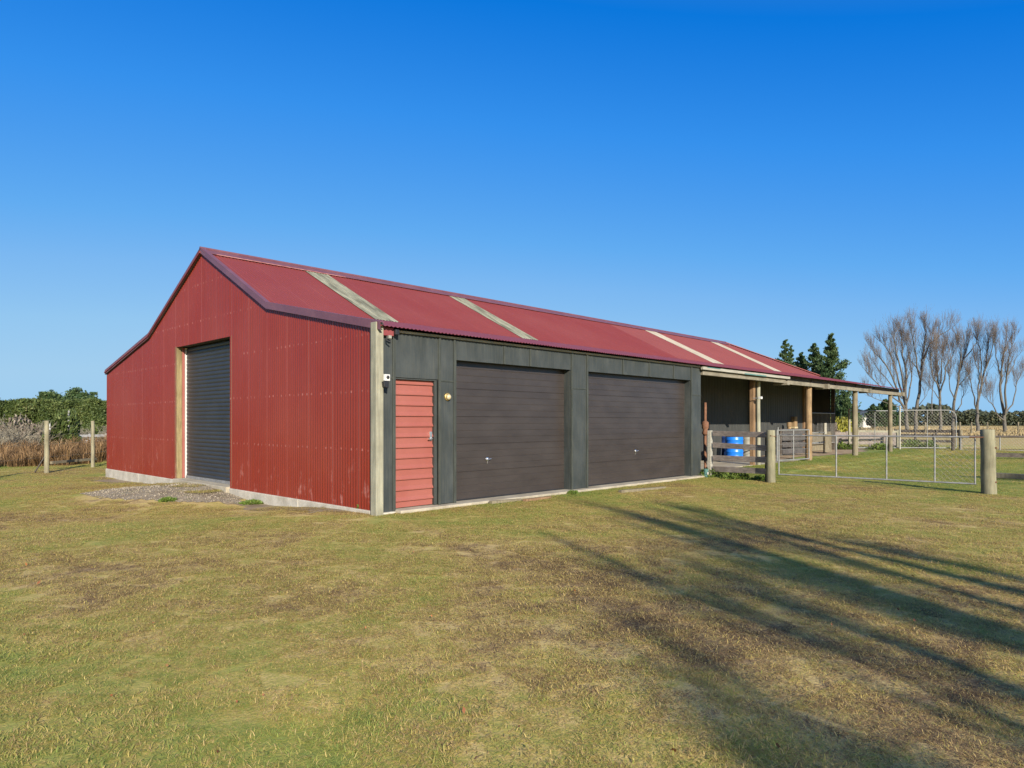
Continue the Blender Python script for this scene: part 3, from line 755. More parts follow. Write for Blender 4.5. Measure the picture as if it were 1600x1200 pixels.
MB().tube([(p.x, p.y, p.z), (p.x-.05, p.y+.2, p.z)], .012, 6).build('bracket', 'galv_dull', t)
# ================================================================== FENCES AND YARD THINGS
tz = lambda x, y: float(terrain(x, y))
def round_post(mb, x, y, r, h, n=16, lean=(0, 0)):
    z = tz(x, y); k = 9; pts = []; rr = []
    for i in range(k):
        t = i/(k-1); pts.append((x+lean[0]*t+.004*math.sin(i*2.1), y+lean[1]*t+.004*math.cos(i*1.7), z-.35+(h+.35)*t)); rr.append(r*(1.05-.09*t+.012*math.sin(i*3.7)))
    pts.append((pts[-1][0], pts[-1][1], z+h+.008)); rr.append(r*.88)
    return mb.tube(pts, rr, n)
# rail fence from the shed corner to the gate
pf = gnd(1204.5, 754); pz = tz(pf.x, pf.y)
rfence = thing('rail_fence', (9.9, -.1, 0), 'weathered grey four-rail timber fence between shed corner and round post', 'fence')
round_post(MB(), pf.x, pf.y, .098, 1.2).build('fence_post', 'timber_gate', rfence, smooth=True, angle=50)
MB().box(9.86, 9.97, -.24, -.15, -.2, 1.18).build('fence_post', 'off_white', rfence, bevel=.006)
for a, b in ((1.035, 1.165), (.735, .865), (.435, .57), (.165, .30)):
    j = random.uniform(-.02, .02)
    MB().bar((9.90, -.28, (a+b)/2-j), (pf.x+.05, pf.y+.02, (a+b)/2+j), .035, b-a, Vector((0, 0, 1))).build('rail', 'timber_rail', rfence, bevel=.005)
MB().bar((pf.x+.14, pf.y+.16, -.2), (pf.x+.14, pf.y+.16, 1.1), .05, .08, Vector((1, 0, 0))).build('strainer_board', 'timber_dark', rfence, bevel=.004)
MB().tube([(pf.x-.1, pf.y-.05, 1.08), (pf.x-.02, pf.y+.12, 1.11), (pf.x+.1, pf.y+.02, 1.07), (pf.x, pf.y-.11, 1.06), (pf.x-.1, pf.y-.03, 1.08)], .008, 6).build('wire_tie', 'rust', rfence)
# wide tube gate and its big post
gpost = gnd(1545.5, 772)
t = thing('gate_post', gpost, 'thick round weathered post, leaning slightly, at the latch end of the wide gate', 'post')
round_post(MB(), gpost.x, gpost.y, .125, 1.24, 20, (-.03, .02)).build('post', 'timber_gate', t, smooth=True, angle=50)
for zz in (.90, .24): MB().tube([(gpost.x-.05, gpost.y-.13, gpost.z+zz), (gpost.x-.03, gpost.y+.1, gpost.z+zz)], .016, 8).build('bolt', 'rust', t)
MB().tube([(gpost.x-.13, gpost.y+.02, 1.10), (gpost.x-.135, gpost.y+.3, 1.10)], .012, 6).build('chain', 'rust', t)
def chainlink(mb, P0, U, wid, z0, z1, pitch, r):
    """diamond mesh in the vertical plane through P0 along U"""
    P0 = Vector(P0); U = Vector(U).normalized(); h = z1-z0; n = int((wid+h)/pitch)+1
    for sgn in (1, -1):
        for k in range(n):
            # line u = c + sgn*(z-z0)
            c = -h+k*pitch if sgn == 1 else k*pitch
            za, zb = 0.0, h
            if sgn == 1: za = max(0, -c); zb = min(h, wid-c)
            else: za = max(0, c-wid); zb = min(h, c)
            if zb-za < .03: continue
            a = P0+U*(c+sgn*za)+Vector((0, 0, z0+za)); b = P0+U*(c+sgn*zb)+Vector((0, 0, z0+zb))
            mb.tube([a, b], r, 3, cap=False)
    return mb
ga = Vector((pf.x+.06, pf.y-.16, 0)); gb = Vector((gpost.x-.05, gpost.y+.2, 0)); gu = (gb-ga).normalized(); gl = (gb-ga).length
t = thing('tube_gate', ga, 'low wide galvanised tube gate with netting between two round posts', 'gate')
b = MB(); b.tube([ga+Vector((0, 0, 1.09)), gb+Vector((0, 0, 1.10))], .017, 10).build('top_tube', 'galv_dull', t, smooth=True, angle=50)
b = MB(); b.tube([ga+Vector((0, 0, .195)), gb+Vector((0, 0, .185))], .017, 10).build('bottom_tube', 'galv', t, smooth=True, angle=50)
for q in (0, .325, .585, .815, .995):
    p = ga+gu*gl*q; MB().tube([p+Vector((0, 0, .19)), p+Vector((0, 0, 1.095))], .016, 10).build('upright', 'galv', t, smooth=True, angle=50)
chainlink(MB(), ga+gu*gl*.815, gu, gl*.18, .19, 1.09, .11, .0022).build('netting', 'wire', t)
chainlink(MB(), ga, gu, gl*.815, .19, 1.09, .13, .0007).build('netting', 'wire', t)
# blue drum and other things under the lean-to
def drum(name, c, r, h, mat, label, cat, rings=True):
    t = thing(name, c, label, cat)
    pr = [(r*.93, 0), (r, .02)]
    n = 4
    for k in range(n):
        z = h*(k+.5)/n
        pr += [(r, z-.03), (r*1.035, z-.012), (r*1.035, z+.012), (r, z+.03)]
    pr += [(r, h-.02), (r*.95, h)]
    MB().lathe(c, pr, 28).build('body', mat, t, smooth=True, angle=40)
    MB().lathe((c[0], c[1], c[2]+h), [(r*.97, -.01), (r*.97, .018), (r*.90, .018), (r*.88, .004)], 28).build('lid', 'black' if mat in ('blue', 'navy') else mat, t, smooth=True, angle=40)
    return t
c = at(1147, 700, 22.4); c.z = .118
drum('plastic_drum', c, .285, .79, 'blue', 'bright blue plastic drum in front of the navy one behind the rails', 'drum')
c = at(1169, 700, 23.2); c.z = .118
drum('pale_drum', c, .22, .80, 'tank', 'pale grey drum behind the rail fence, right of the blue drum', 'drum')
c = at(1136, 700, 23.6); c.z = .118
M['navy'] = simple('navy drum plastic', (.01, .03, .12), (.015, .045, .16), .4, 4)
drum('plastic_drum', c, .26, .84, 'navy', 'dark navy drum half hidden behind the bright blue one', 'drum')
c = at(1118, 700, 22.0); c.z = .118
t = thing('storage_tub', c, 'dark grey low tub left of the blue drum', 'tub')
MB().lathe(c, [(.17, 0), (.2, .42), (.215, .43), (.215, .47), (.18, .47), (.165, .05)], 20).build('body', 'dark_wall', t, smooth=True, angle=40)
MB().tube([(c.x-.2, c.y, .5), (c.x-.1, c.y-.05, .62), (c.x+.1, c.y-.05, .62), (c.x+.2, c.y, .5)], .01, 6).build('handle', 'galv_dull', t)
# rusty upright with a float on it
p = at(1102, 690, 17.6); z0 = 0
t = thing('rusty_pipe', (p.x, p.y, z0), 'rust brown standpipe with lagging beside the shed corner', 'standpipe')
MB().tube([(p.x, p.y, -.1), (p.x, p.y, 1.9)], .035, 10).build('pipe', 'rust', t, smooth=True, angle=50)
MB().lathe((p.x, p.y, 1.05), [(.05, 0), (.085, .05), (.06, .14), (.09, .2), (.085, .33), (.05, .37)], 14).build('lagging', 'rust', t, smooth=True)
p = at(1103, 724, 17.0)
t = thing('teal_bucket', (p.x, p.y, tz(p.x, p.y)), 'little teal container at the foot of the rail fence', 'bucket')
MB().lathe((p.x, p.y, tz(p.x, p.y)), [(.05, 0), (.06, .2), (.065, .21), (.05, .215), (.045, .04)], 16).build('body', 'teal', t, smooth=True, angle=40)
MB().box(p.x-.05, p.x-.01, p.y-.075, p.y-.06, .08, .14).build('tag', 'white', t)
# small white pen gate leaning closed by the brown pole
pa = at(1214, 722, 21.2); pb = at(1264, 719, 22.4); za = .12; zt = (EYE-(672-HY)/F*21.8)
t = thing('pen_gate', (pa.x, pa.y, za), 'small white tube gate with wire rails left of the rusty brown pole', 'gate')
fr = MB()
A_ = Vector((pa.x, pa.y, 0)); B_ = Vector((pb.x, pb.y, 0))
for zz in (za+.06, zt): fr.tube([A_+Vector((0, 0, zz)), B_+Vector((0, 0, zz))], .02, 8)
for q in (0, .03, .5, 1): fr.tube([A_.lerp(B_, q)+Vector((0, 0, za+.06)), A_.lerp(B_, q)+Vector((0, 0, zt+(.1 if q == 0.03 else 0)))], .02, 8)
fr.build('frame', 'galv', t, smooth=True, angle=50)
wr = MB()
for k in range(1, 6): wr.tube([A_+Vector((0, 0, za+.06+(zt-za)*k/6)), B_+Vector((0, 0, za+.06+(zt-za)*k/6))], .005, 5)
wr.build('wire', 'wire', t)
pc = at(1289, 704, 28.5); zt2 = EYE-(661-HY)/F*28.5
t = thing('pen_fence', (pc.x, pc.y, .1), 'short pale post and rail behind the rusty brown pole', 'fence')
MB().tube([(pc.x, pc.y, -.1), (pc.x, pc.y, zt2)], .07, 10).build('post', 'off_white', t, smooth=True, angle=50)
pd = at(1262, 704, 26.4)
for zz in (.95, .55): MB().tube([(pc.x, pc.y, zz), (pd.x, pd.y, zz)], .025, 8).build('rail', 'galv', t, smooth=True)
MB().box(pc.x-.8, pc.x-.1, pc.y-.3, pc.y-.27, .15, .9).build('board', 'timber_grey', t)
# dark heap of sheeting behind the pen gate, orange tool and yellow box on the rail
a = at(1222, 700, 25.5); b = at(1262, 700, 26.5)
t = thing('board_pen', (a.x, a.y, .1), 'dark weathered boarded pen wall behind the white pen gate', 'pen wall')
for k in range(4):
    zz = .18+k*.25
    MB().bar((a.x, a.y, zz+.1), (b.x, b.y, zz+.1), .04, .2).build('board', 'timber_pen', t, bevel=.006)
for q in (0, .5, 1): MB().tube([(a.x+(b.x-a.x)*q, a.y+(b.y-a.y)*q+.06, 0), (a.x+(b.x-a.x)*q, a.y+(b.y-a.y)*q+.06, 1.15)], .05, 8).build('post', 'timber_dark', t)
p = at(1240, 658, 27.5)
t = thing('feed_box', p, 'small orange and cream box hung on the stall gate', 'box')
MB().box(p.x-.14, p.x+.14, p.y-.1, p.y+.1, -.22+p.z, p.z+.18).build('box_body', 'pole_rust', t, bevel=.01)
MB().box(p.x-.15, p.x+.15, p.y-.12, p.y+.12, -.30+p.z, p.z-.222).build('box_tray', 'cream', t, bevel=.01)
p = at(1233, 664, 26.5)
t = thing('terracotta_pipe', (p.x, p.y, .1), 'terracotta coloured upright tube beside the stall opening', 'pipe')
MB().lathe((p.x, p.y, .1), [(.07, 0), (.07, 1.1), (.09, 1.11), (.09, 1.28), (.06, 1.28)], 14).build('tube', 'pole_rust', t, smooth=True, angle=40)
# tall mesh gate and mesh panel across the yard end
def mesh_gate(px0, px1, Y0, Y1, pytop, pybot, name, label, cat, rounded, uprights, Yt, r=.021, wire=.0028, pitch=.15):
    a = at(px0, pybot, Y0); b = at(px1, pybot, Y1); z1 = EYE-(pytop-HY)/F*Yt; z0 = tz(a.x, a.y)+.08
    A0 = Vector((a.x, a.y, 0)); B0 = Vector((b.x, b.y, 0)); U = (B0-A0).normalized(); w = (B0-A0).length
    t = thing(name, (a.x, a.y, tz(a.x, a.y)), label, cat)
    def P(u, z): return A0+U*u+Vector((0, 0, z))
    rr = .35
    pts = [P(0, z0)] + ([P(0, z1)] if not rounded else [P(0, z1)])
    if rounded:
        pts += [P(w-rr, z1)]+[P(w-rr+rr*math.sin(k*math.pi/12), z1-rr+rr*math.cos(k*math.pi/12)) for k in range(1, 7)]+[P(w, z0)]
    else: pts += [P(w, z1), P(w, z0)]
    pts += [P(0, z0)]
    f = MB()
    for q0, q1 in zip(pts[:-1], pts[1:]): f.tube([q0, q1], r, 8)
    f.build('frame', 'galv', t, smooth=True, angle=60)
    for q in uprights: MB().tube([P(w*q, z0), P(w*q, z1+.0)], r*.8, 8).build('upright', 'galv', t, smooth=True, angle=60)
    chainlink(MB(), P(0, 0)-Vector((0, 0, 0)), U, w-(.1 if rounded else 0), z0, z1-(.05 if rounded else 0), pitch, wire).build('netting', 'wire', t)
    return t, P, w, z1
Ym = 31.0
mesh_gate(1406, 1494, 31.3, 31.0, 641, 705, 'mesh_gate', 'tall mesh gate with rounded top corner at the far side of the yard', 'gate', True, (.0, .49), 31.2)
mesh_gate(1326, 1405, 31.6, 31.4, 642, 706, 'mesh_fence', 'tall square mesh fence panel between two lean-to posts', 'fence', False, (.52,), 31.5)
for px, nm in ((1406, 'tall thin white post where the mesh gate meets the mesh panel'),):
    p = at(px, 706, 31.25); t = thing('steel_post', (p.x, p.y, 0), nm, 'post')
    MB().tube([(p.x, p.y, -.2), (p.x, p.y, EYE-(634-HY)/F*31.25)], .04, 10).build('tube', 'off_white', t, smooth=True, angle=60)
    MB().box(p.x-.05, p.x+.05, p.y-.05, p.y+.05, EYE-(634-HY)/F*31.25, EYE-(634-HY)/F*31.25+.02).build('cap', 'galv', t)
p = at(1327, 706, 31.6); t = thing('netting_post', (p.x, p.y, 0), 'slim pale green timber post at the end of the mesh panel', 'post')
MB().tube([(p.x, p.y, -.2), (p.x, p.y, 2.02)], .055, 10).build('post', 'timber_post', t, smooth=True, angle=60)
p = at(1489, 706, 30.8); t = thing('latch_post', (p.x, p.y, 0), 'dark squat post at the latch of the tall mesh gate', 'post')
MB().tube([(p.x, p.y, -.2), (p.x, p.y, 1.0)], .075, 10).build('post', 'timber_dark', t, smooth=True, angle=60)
# second low tube gate far right
def low_gate(px0, px1, Y0, Y1, pt, pb_, ups, label):
    a = at(px0, pb_, Y0); b = at(px1, pb_, Y1); z1 = EYE-(pt-HY)/F*Y0; z0 = EYE-(pb_-HY)/F*Y0+.07
    A0 = Vector((a.x, a.y, 0)); B0 = Vector((b.x, b.y, 0))
    t = thing('tube_gate', A0, label, 'gate')
    for zz, m, nm in ((z0, 'galv', 'bottom_tube'), (z1, 'timber_dark', 'top_rail')):
        MB().tube([A0+Vector((0, 0, zz)), B0+Vector((0, 0, zz))], .025 if nm == 'bottom_tube' else .05, 8).build(nm, m, t, smooth=True, angle=60)
    for q in ups: MB().tube([A0.lerp(B0, q)+Vector((0, 0, z0)), A0.lerp(B0, q)+Vector((0, 0, z1))], .028, 8).build('upright', 'galv', t, smooth=True, angle=60)
    chainlink(MB(), A0, B0-A0, (B0-A0).length, z0, z1, .15, .003).build('netting', 'wire', t)
low_gate(1501, 1660, 32, 31.4, 682, 706, (0, .39, .8), 'far low gate with dark top rail behind the thick round post')
p = at(1501, 706, 32.2); t = thing('gate_stump', (p.x, p.y, 0), 'short pale post at the hinge of the far low gate', 'post')
MB().tube([(p.x, p.y, -.2), (p.x, p.y, 1.0)], .08, 10).build('post', 'timber_grey', t, smooth=True, angle=60)
# low timber yards: boarded wall and long rails
def boards(name, px0, px1, Y0, Y1, zs, h, label, cat, m='timber_rail', posts=(0, .33, .66, 1), ph=None):
    a = at(px0, 690, Y0); b = at(px1, 690, Y1)
    t = thing(name, (a.x, a.y, 0), label, cat)
    for z in zs: MB().bar((a.x, a.y, z), (b.x, b.y, z+random.uniform(-.03, .03)), .05, h).build('rail', m, t)
    for q in posts:
        x = a.x+(b.x-a.x)*q; y = a.y+(b.y-a.y)*q
        MB().tube([(x, y+.08, -.2), (x, y+.08, ph or max(zs)+h*.7)], .07, 8).build('post', m, t, smooth=True, angle=60)
    return t
boards('stockyard_wall', 1290, 1400, 36, 35, (.32, .54, .76), .20, 'low grey boarded stockyard wall behind the mesh panel', 'yard wall')
boards('stockyard_rail', 1342, 1405, 34.6, 34.2, (.92,), .10, 'single pale rail over the boarded stockyard wall', 'rail', 'timber_post', (0, 1))
boards('yard_rail_fence', 1405, 1492, 40, 38, (.30, .62), .14, 'low dark two-rail timber fence behind the tall mesh gate', 'fence', 'timber_dark')
boards('field_rail_fence', 1400, 1500, 62, 58, (.55,), .25, 'long low dark rail across the field behind the mesh gate', 'fence', 'timber_dark')
boards('timber_rail', 1551, 1650, 25.4, 24.6, (.16,), .16, 'low dark timber rail on the grass behind the thick round post', 'rail', 'timber_dark', (0, 1), .2)
# long weathered sleeper lying in the tree shade
a = gnd(1538, 746); b = gnd(1680, 753)
t = MB().bar((a.x, a.y, .07), (b.x, b.y, .05), .16, .13).build('timber_sleeper', 'timber_grey', None, bevel=.012)
tag(t, 'pale timber sleeper lying on shaded grass right of the thick round post', 'sleeper')
# loose timber offcuts along the slab
for k, (px0, py0, px1, py1, m, lb) in enumerate(((766, 785, 817, 780, 'timber_grey', 'grey timber offcut before the left garage door, nearest its handle'), (819, 782, 861, 776, 'timber_brown', 'brown timber offcut at the right end of the left garage door'), (968, 768, 1040, 761, 'timber_grey', 'long grey offcut lying before the right garage door'))):
    a = gnd(px0, py0, .03); b = gnd(px1, py1, .03)
    o = MB().bar((a.x, a.y-.01, .02), (b.x, b.y+.03, .0), .09, .075).build('timber_offcut', m, None, bevel=.008)
    tag(o, lb, 'offcut', 'offcuts along the garage slab')
# wire fences
def wire_fence(name, pts, hts, rads, wires, label, m='timber_grey', wr=.004):
    t = thing(name, (pts[0].x, pts[0].y, tz(pts[0].x, pts[0].y)), label, 'fence')
    for p, h, r in zip(pts, hts, rads):
        round_post(MB(), p.x, p.y, r, h, 10).build('post', m, t, smooth=True, angle=60)
    w = MB()
    for z in wires:
        for p, q_ in zip(pts[:-1], pts[1:]): w.tube([(p.x, p.y, tz(p.x, p.y)+z), (q_.x, q_.y, tz(q_.x, q_.y)+z)], wr, 4)
    w.build('wire', 'wire', t)
    return t
l1 = at(73, 723, 21.0); l2 = at(145, 716, 23.6); l0 = at(-60, 730, 17.2)
M['timber_left'] = timber('pale fence post', (.20, .175, .11), (.32, .29, .19))
wf = wire_fence('wire_fence', [l0, l1, l2, at(230, 712, 27)], [1.62, 1.62, 1.62, 1.6], [.07, .07, .058, .07], [.5, .9, 1.2], 'wire fence of tall pale posts left of the shed', 'timber_left', .003)
MB().bar((l1.x+.06, l1.y-.06, tz(l1.x, l1.y)+.75), (l1.x-.25, l1.y+.3, tz(l1.x, l1.y)+.02), .03, .03).build('stay', 'timber_dark', wf)
ins = at(78, 666, 20.9)
MB().tube([ins+Vector((0, 0, .08)), ins-Vector((0, 0, .07))], .012, 8).lathe(ins-Vector((0, 0, .11)), [(.012, 0), (.026, .02), (.012, .045)], 10).build('gate_handle', 'white', wf, smooth=True)
MB().bar(at(80, 723, 22.3)*1, at(150, 717, 24.5), .08, .08).build('kick_board', 'timber_grey', wf)
fx = [(1446, 60, 668, 640+22), (1500, 62, 655, 679), (1518, 66, 655, 680), (1543, 78, 655, 674), (1591, 66, 655, 680), (1640, 64, 654, 681)]
pts = [at(px, b, Y) for px, Y, tp, b in fx]
wire_fence('wire_fence', pts, [(b-tp)/F*Y if False else 1.35 for px, Y, tp, b in fx], [.07]*6, [.4, .75, 1.05], 'far wire fence across the dry field on the right', 'timber_grey', .008)
# grey rail fence behind the left posts
a = at(108, 690, 33); b = at(190, 690, 35)
t = thing('pen_rails', (a.x, a.y, -.2), 'silvery rail fence with netting behind the left fence posts', 'fence')
M['silver'] = timber('silver grey rail', (.26, .255, .245), (.42, .41, .39), 'x')
for z in (.15, .42, .70): MB().bar((a.x, a.y, z), (b.x, b.y, z), .05, .14 if z < .5 else .12).build('rail', 'silver', t)
for q in (0, .38, .7, 1): MB().tube([(a.x+(b.x-a.x)*q, a.y+(b.y-a.y)*q+.08, -.4), (a.x+(b.x-a.x)*q, a.y+(b.y-a.y)*q+.08, .80 if q else 1.95)], .05, 8).build('post', 'silver', t)
# house far beyond
hc = at(1354, 655, 150); hz = EYE-(661.5-HY)/F*150
t = thing('farmhouse', (hc.x, hc.y, hz), 'distant white gabled farmhouse with slate roof behind the mesh panel', 'house')
ax_ = (RGT*.85+FWD*.5).normalized(); ay_ = Vector((-ax_.y, ax_.x, 0))
def hp(u, v, z): return Vector((hc.x, hc.y, hz))+ax_*u+ay_*v+Vector((0, 0, z))
MB().prism([hp(-1.2, 0, -1), hp(1.8, 0, -1), hp(1.8, 0, 1.6), hp(.3, 0, 2.7), hp(-1.2, 0, 1.6)], ay_*7).build('wall', 'house_wall', t)
MB().prism([hp(-3.5, 2.0, -1), hp(-1.2, 2.0, -1), hp(-1.2, 2.0, 1.6), hp(-3.5, 2.0, 1.6)], ay_*5).build('wall', 'house_wall', t)
rf_ = MB()
rf_.prism([hp(-1.5, -.2, 1.45), hp(.3, -.2, 2.85), hp(.3, -.2, 2.72), hp(-1.5, -.2, 1.30)], ay_*7.4).prism([hp(2.1, -.2, 1.45), hp(.3, -.2, 2.85), hp(.3, -.2, 2.72), hp(2.1, -.2, 1.30)], ay_*7.4)
rf_.prism([hp(-3.8, 1.7, 1.5), hp(-3.8, 4.5, 2.9), hp(-3.8, 7.3, 1.5)], ax_*3.5)
rf_.build('roof', 'house_roof', t)
MB().add([hp(-.2, -.03, .2), hp(.8, -.03, .2), hp(.8, -.03, 1.1), hp(-.2, -.03, 1.1)], [(0, 1, 2, 3)]).build('window', 'glass', t)
# ================================================================== TREES AND PLANTS
def rvec(rg): 
    v = rg.normal(size=3); return Vector(v/np.linalg.norm(v))
def branch_path(rg, p, d, ln, seg, wander, lift):
    pts = [p.copy()]
    for k in range(seg):
        d = (d+rvec(rg)*wander+Vector((0, 0, lift))).normalized(); p = p+d*(ln/seg); pts.append(p.copy())
    return pts
class Twigs:
    def __init__(s): s.a = []; s.b = []; s.r = []
    def add(s, a, b, r): s.a.append(a[:]); s.b.append(b[:]); s.r.append(r)
    def mesh(s, name, mat, parent):
        A = np.array(s.a, float); B = np.array(s.b, float); r = np.array(s.r)[:, None]
        d = B-A; d /= np.maximum(np.linalg.norm(d, axis=1), 1e-6)[:, None]
        x = np.cross(d, np.array([.31, .52, .79])); x /= np.maximum(np.linalg.norm(x, axis=1), 1e-6)[:, None]; y = np.cross(d, x)
        ang = [0, 2.0944, 4.18879]
        ra = [A+(x*math.cos(t)+y*math.sin(t))*r for t in ang]; rb = [B+(x*math.cos(t)+y*math.sin(t))*r*.55 for t in ang]
        V = np.stack(ra+rb, 1).reshape(-1, 3); n = len(A); base = (np.arange(n)*6)[:, None, None]
        q = np.array([[0, 1, 4, 3], [1, 2, 5, 4], [2, 0, 3, 5]])
        return npmesh(name, V, (base+q[None]).ravel(), np.full(n*3, 4), mat, parent=parent)
def bare_tree(rg, base, limbs, label, cat='tree', group=None, name='bare_tree', rscale=1.0, twig_r=.012, dens=1.0, lean_up=.10, mats=('bark', 'twig'), tl=1.0):
    """limbs: list of (point list, start radius); side branches and twigs grow upward from them"""
    base = Vector(base); t = thing(name, base, label, cat, group)
    tr = MB(); tw = Twigs()
    def twig(p, d, ln, lev):
        pts = branch_path(rg, p, d, ln, 3, .11, lean_up)
        r = twig_r*(1.5 if lev == 1 else 1)
        for a, b in zip(pts[:-1], pts[1:]): tw.add(a, b, r)
        if lev > 0:
            for k in range(int((3 if lev == 1 else 2)*dens)+1):
                q = pts[int(rg.integers(1, 4))]; dd = ((pts[-1]-pts[0]).normalized()+rvec(rg)*.42).normalized()
                twig(q, dd, ln*(.6+.35*rg.random()), lev-1)
    def side(p, d, ln, r, lev):
        pts = branch_path(rg, p, d, ln, 5, .10, lean_up*1.2)
        tr.tube(pts, [r*(1-.16*k) for k in range(6)], 5, cap=False)
        for k in range(int((2.5+ln*1.1)*dens)):
            i = rg.random()*4.9; i0 = int(i); q = pts[i0].lerp(pts[i0+1], i-i0)
            dd = ((pts[i0+1]-pts[i0]).normalized()+rvec(rg)*.5).normalized()
            if lev > 0 and rg.random() < .35: side(q, dd, ln*(.4+.25*rg.random()), r*.5, lev-1)
            else: twig(q, dd, (.6+1.0*rg.random())*tl, 1)
        twig(pts[-1], (pts[-1]-pts[-2]).normalized(), .9*tl, 1)
    for path, r0, frac in limbs:
        path = [Vector(p) for p in path]
        # smooth and wander
        pts = []
        for a, b in zip(path[:-1], path[1:]):
            n = max(2, int((b-a).length/1.1))
            for k in range(n): pts.append(a.lerp(b, k/n))
        pts.append(path[-1])
        for k in range(1, len(pts)-1): pts[k] = pts[k]+rvec(rg)*.09
        m = len(pts)-1
        rr = [max(.012, r0*(1-k/m)**.8*.95+.015) for k in range(m+1)]
        rr[0] *= 1.12 if frac < .3 else 1
        tr.tube(pts, rr, 8, cap=False)
        for k in range(m):
            q = k/m
            if q < frac: continue
            nb = dens*2.3*(.55+q)
            nb = int(nb)+(rg.random() < nb-int(nb))
            for _ in range(nb):
                p = pts[k].lerp(pts[k+1], rg.random()); ax = (pts[k+1]-pts[k]).normalized()
                dd = (ax*.9+rvec(rg)*.5+Vector((0, 0, .2))).normalized()
                side(p, dd, (1.0+2.6*rg.random())*(1.15-q*.65)*tl, max(.014, rr[k]*.38), 1)
        twig(pts[-1], (pts[-1]-pts[-2]).normalized(), 1.0*tl, 1)
    tr.build('trunk', mats[0], t, smooth=True)
    tw.mesh('crown', mats[1], t)
    return t
def pxtree(seed, Y, limbs_px, label, group='bare trees in the far field', **kw):
    """limbs traced as pixel paths, spread in depth around distance Y"""
    rg = np.random.default_rng(seed); L_ = []
    by = HY+EYE*F/Y
    for path, r0, frac, dz in limbs_px:
        pts = []
        for i, (x, y) in enumerate(path):
            q = i/(len(path)-1); pts.append(at(x, y, Y+dz*q))
        L_.append((pts, r0, frac))
    b = at(limbs_px[0][0][0][0], by, Y)
    kw.setdefault('dens', 1.0); kw.setdefault('tl', .85); kw.setdefault('twig_r', .0075); kw.setdefault('lean_up', .17)
    L_ = [(p, r*.74, f) for p, r, f in L_]
    return bare_tree(rg, b, L_, label, group=group, **kw)
def zz(*p): return [(1340+x/5.715, 470+(1160-(1160-y)*.915)/5.715) for x, y in p]
D_ = 96
pxtree(1, D_, [
    (zz((445, 1150), (440, 1040), (430, 900), (425, 760), (440, 600), (400, 420), (395, 290), (390, 200)), .34, .35, 1.5),
    (zz((440, 1000), (380, 860), (330, 700), (280, 560), (190, 440), (110, 340)), .22, .3, -3),
    (zz((438, 960), (395, 800), (350, 600), (310, 450), (250, 340), (190, 280)), .20, .35, 2),
    (zz((435, 930), (405, 720), (380, 520), (345, 380), (320, 250), (340, 190)), .19, .35, -1.5),
    (zz((430, 930), (330, 840), (220, 740), (120, 640), (60, 560)), .12, .35, -4),
    (zz((435, 900), (470, 740), (485, 600), (450, 420), (430, 300)), .15, .35, 3),
    (zz((440, 960), (290, 900), (150, 850), (90, 810)), .09, .45, -4),
    (zz((400, 850), (290, 690), (200, 580), (130, 480)), .10, .4, 1)], 'widest bare tree, many limbs fanning left over the end of the lean-to roof', rscale=1)
pxtree(2, D_+1, [
    (zz((518, 1150), (520, 1040), (540, 880), (560, 690), (575, 520), (590, 360), (610, 200), (600, 130)), .36, .4, 1),
    (zz((560, 660), (530, 520), (510, 360), (490, 240), (480, 160)), .15, .3, -2),
    (zz((570, 560), (610, 400), (660, 280), (680, 170)), .14, .3, 2),
    (zz((585, 460), (640, 330), (740, 230), (850, 150)), .13, .35, -2),
    (zz((556, 600), (480, 480), (440, 330)), .10, .4, 2),
    (zz((520, 950), (590, 850), (630, 770)), .07, .5, 2)], 'tallest bare tree, straight main trunk right beside the widest one', rscale=1)
pxtree(3, D_-2, [
    (zz((738, 1160), (738, 1020), (735, 840), (720, 700), (705, 560), (700, 430), (710, 320)), .28, .4, 1),
    (zz((735, 800), (770, 660), (790, 540), (850, 430), (880, 350)), .15, .35, 2),
    (zz((728, 740), (680, 640), (655, 500), (660, 380)), .12, .35, -2),
    (zz((742, 700), (750, 560), (760, 430), (790, 320)), .13, .35, 1.5),
    (zz((665, 1000), (668, 860), (675, 730), (690, 600)), .11, .6, .5),
    (zz((735, 860), (680, 780), (630, 720)), .07, .4, -2)], 'shorter bare tree with dense russet top in the middle of the bare trees', dens=1.25)
pxtree(4, D_-1, [
    (zz((850, 1160), (852, 1030), (860, 900), (885, 740), (905, 600), (940, 470), (975, 360), (1000, 230)), .30, .4, 1),
    (zz((870, 860), (830, 760), (820, 640), (830, 560)), .10, .35, -2),
    (zz((885, 740), (960, 660), (1000, 580)), .09, .4, 2),
    (zz((875, 980), (920, 900), (950, 800), (940, 740)), .10, .5, 2),
    (zz((915, 570), (920, 440), (930, 330)), .12, .35, -1),
    (zz((940, 470), (1010, 380), (1060, 300), (1075, 230)), .10, .35, 1)], 'bare tree leaning right between the russet topped one and the forked one')
pxtree(5, D_-4, [
    (zz((1072, 1180), (1070, 1060), (1068, 960), (1085, 820), (1110, 690), (1145, 520), (1160, 350), (1165, 230)), .30, .45, 1),
    (zz((1065, 960), (1040, 840), (1015, 700), (1000, 620)), .13, .4, -2),
    (zz((1072, 900), (1080, 740), (1085, 600), (1060, 520), (1040, 460)), .13, .4, 1.5),
    (zz((1130, 590), (1180, 450), (1210, 330), (1230, 240)), .11, .35, -1),
    (zz((1110, 690), (1105, 500), (1090, 360), (1070, 260)), .12, .35, 2)], 'slim bare tree forking low into three stems behind the thick round post')
